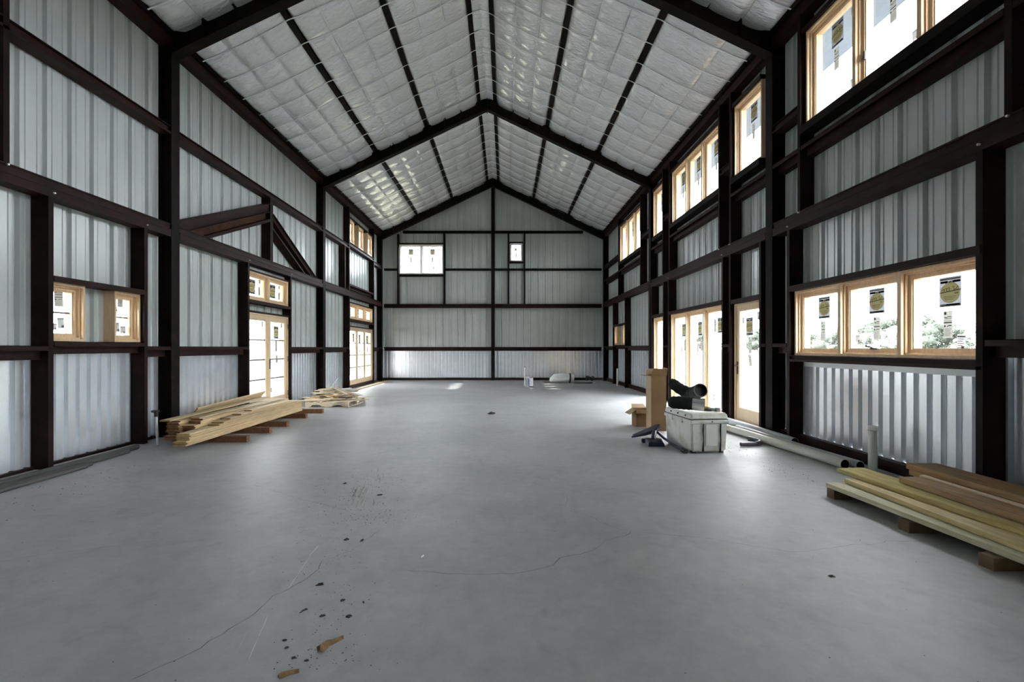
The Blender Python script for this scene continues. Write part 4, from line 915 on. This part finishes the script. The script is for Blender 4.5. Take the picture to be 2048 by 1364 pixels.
mb = MB(); mb.tube([(2.75,18.5,-.07),(3.2,18.55,-.07),(3.45,18.45,-.05)], .05, 10); tag(mb.build('drain_hose', M['ink'], smooth=True, fix=False), 'black hose lying in the sunken pan of the back corner', 'hose')
mb = MB()
for k in range(7): blob(mb, (3.45+random.uniform(-.15,.15), 19.05+random.uniform(-.08,.08), .06+random.uniform(0,.12)), random.uniform(.05,.09), 1, .8, .5)
tag(mb.build('rag_heap', M['clod']), 'dark rag heap in the back right corner', 'rags')
mb = MB(); blob(mb, (0,0,.025), .045, 2, .5, .6); blob(mb, (.05,.02,.015), .035, 2, .4, .6); blob(mb, (-.05,0,.012), .03, 2, .4, .6); o = tag(mb.build('dirt_clump', M['clod']), 'lone dark dirt clump in the middle of the far floor', 'dirt'); o.location = floor_pt(983,828)

# ------------------------------------------------------------------ dirt on the slab
def flake(px, py, wpx, hpx, ang, m, name, label, cat, thick=.006, grp=None):
    c = floor_pt(px,py); sx = wpx*c.y/F/2; sy = hpx*c.y/F/2*c.y/CAMZ
    n = 16; off = random.random()*50; ps = []
    for k in range(n):
        a = 2*math.pi*k/n; r = .75+.6*noise.noise(Vector((math.cos(a)*1.3+off, math.sin(a)*1.3, 0)))
        x, y_ = math.cos(a)*sx*r, math.sin(a)*sy*r; ps.append((x*math.cos(ang)-y_*math.sin(ang), x*math.sin(ang)+y_*math.cos(ang)))
    mb = MB(); vs_ = [(x,y_,.0005) for x,y_ in ps]+[(x*.6,y_*.6,thick*(.6+.6*random.random())) for x,y_ in ps]+[(0,0,thick)]
    mb.add(vs_, [(i,(i+1)%n,n+(i+1)%n,n+i) for i in range(n)]+[(n+i,n+(i+1)%n,2*n) for i in range(n)]); o = mb.build(name, m, loc=None); o.location = c
    return tag(o, label, cat, grp)
def curl(pts, w, label):       # a curved slab of dried mud
    mb = MB(); P = [floor_pt(*p) for p in pts]; c0 = P[0].copy(); vs_, fs = [], []; N_ = len(P)
    for i,p in enumerate(P):
        t_ = (P[min(i+1,N_-1)]-P[max(i-1,0)]).normalized(); nr = Vector((-t_.y,t_.x,0)); ww = w[i]; q = p-c0
        vs_ += [q+nr*ww+Vector((0,0,.0005)), q+nr*ww*.3+Vector((0,0,.012+.004*random.random())), q-nr*ww+Vector((0,0,.0005))]
        if i: k = 3*i; fs += [(k-3,k-2,k+1,k),(k-2,k-1,k+2,k+1)]
    mb.add(vs_, fs); o = mb.build('mud_flake', M['mud'], fix=False); o.location = c0; return tag(o, label, 'mud')
curl([(641,1306),(645,1295),(655,1288),(665,1286),(675,1281),(687,1277)], [.012,.028,.022,.014,.012,.004], 'thick curved brown mud flake near the bottom of the picture')
curl([(558,1357),(566,1352),(580,1348),(598,1345)], [.012,.014,.009,.003], 'thin brown mud sliver at the very bottom of the picture')
for (x,y_,w,h,a,l) in ((698,1233,17,8,.3,'largest dark dirt clod above the brown mud flake'),(640,1169,18,7,.5,'dark flat clod right of the white scratch'),(686,1201,12,6,.4,'small clod between the flat clod and the largest clod'),(608,1221,8,15,-.5,'thin upright dark sliver left of the clods'),(645,1232,14,7,.8,'dark crumbled clod left of the largest clod'),(570,1281,10,5,0,'dark clod on the lower left, uppermost of the lower three'),(573,1296,12,5,.3,'dark clod on the lower left, middle of the lower three'),(587,1316,12,7,0,'dark clod on the lower left, lowest of the lower three'),(613,1322,9,5,0,'small clod right of the lower three clods'),(693,1079,12,6,.4,'left of two dark clods below the tyre smear'),(724,1081,8,7,0,'right of two dark clods below the tyre smear'),(760,990,14,3,0,'thin dark crumb at the right of the tyre smear'),(690,967,8,3,0,'dark crumb at the upper left of the tyre smear'),(1964-300,1153,18,6,-.3,'dark smudge of dirt toward the right board stack'),(727,1205,5,6,.6,'tiny splinter right of the clods')):
    flake(x,y_,w,h,a,M['clod'],'dirt_clod',l,'dirt')
mb = MB(); c = floor_pt(842,1116); mb.tube([(0,0,.005),(.012,.028,.005)], .005, 8); o = mb.build('cigarette_butt', M['paper']); o.location = c; tag(o, 'tiny white stub on the open floor', 'stub')
# crumbs: too many and small to count
rc = random.Random(21); mb = MB()
def crumb(p, r):
    q = [Vector((rc.uniform(-1,1),rc.uniform(-1,1),0)).normalized()*r for _ in range(4)]; a = rc.random()*6.3
    vs_ = [p+Vector((math.cos(a+k*1.57)*r*rc.uniform(.6,1.6), math.sin(a+k*1.57)*r*rc.uniform(.6,1.3), .0004)) for k in range(4)]+[p+Vector((0,0,r*.7))]
    mb.add(vs_, [(0,1,4),(1,2,4),(2,3,4),(3,0,4)])
for _ in range(260): crumb(floor_pt(rc.gauss(735,45), rc.uniform(945,1050)), rc.uniform(.0015,.0055))
for _ in range(240): crumb(floor_pt(rc.gauss(650,55), rc.uniform(1060,1340)), rc.uniform(.001,.004))
for _ in range(420): crumb(Vector((rc.uniform(-4.6,2.9), rc.uniform(1.8,10), 0)), rc.uniform(.001,.004))
for _ in range(160): crumb(Vector((rc.uniform(2.9,3.22), rc.uniform(4.6,7.6), 0)), rc.uniform(.002,.007))
for _ in range(120): crumb(Vector((rc.uniform(-4.6,-3.9), rc.uniform(2,6), 0)), rc.uniform(.002,.007))
tag(mb.build('dirt_crumbs', M['clod'], fix=False), 'scattered dark dirt crumbs over the slab', 'dirt', kind='stuff')
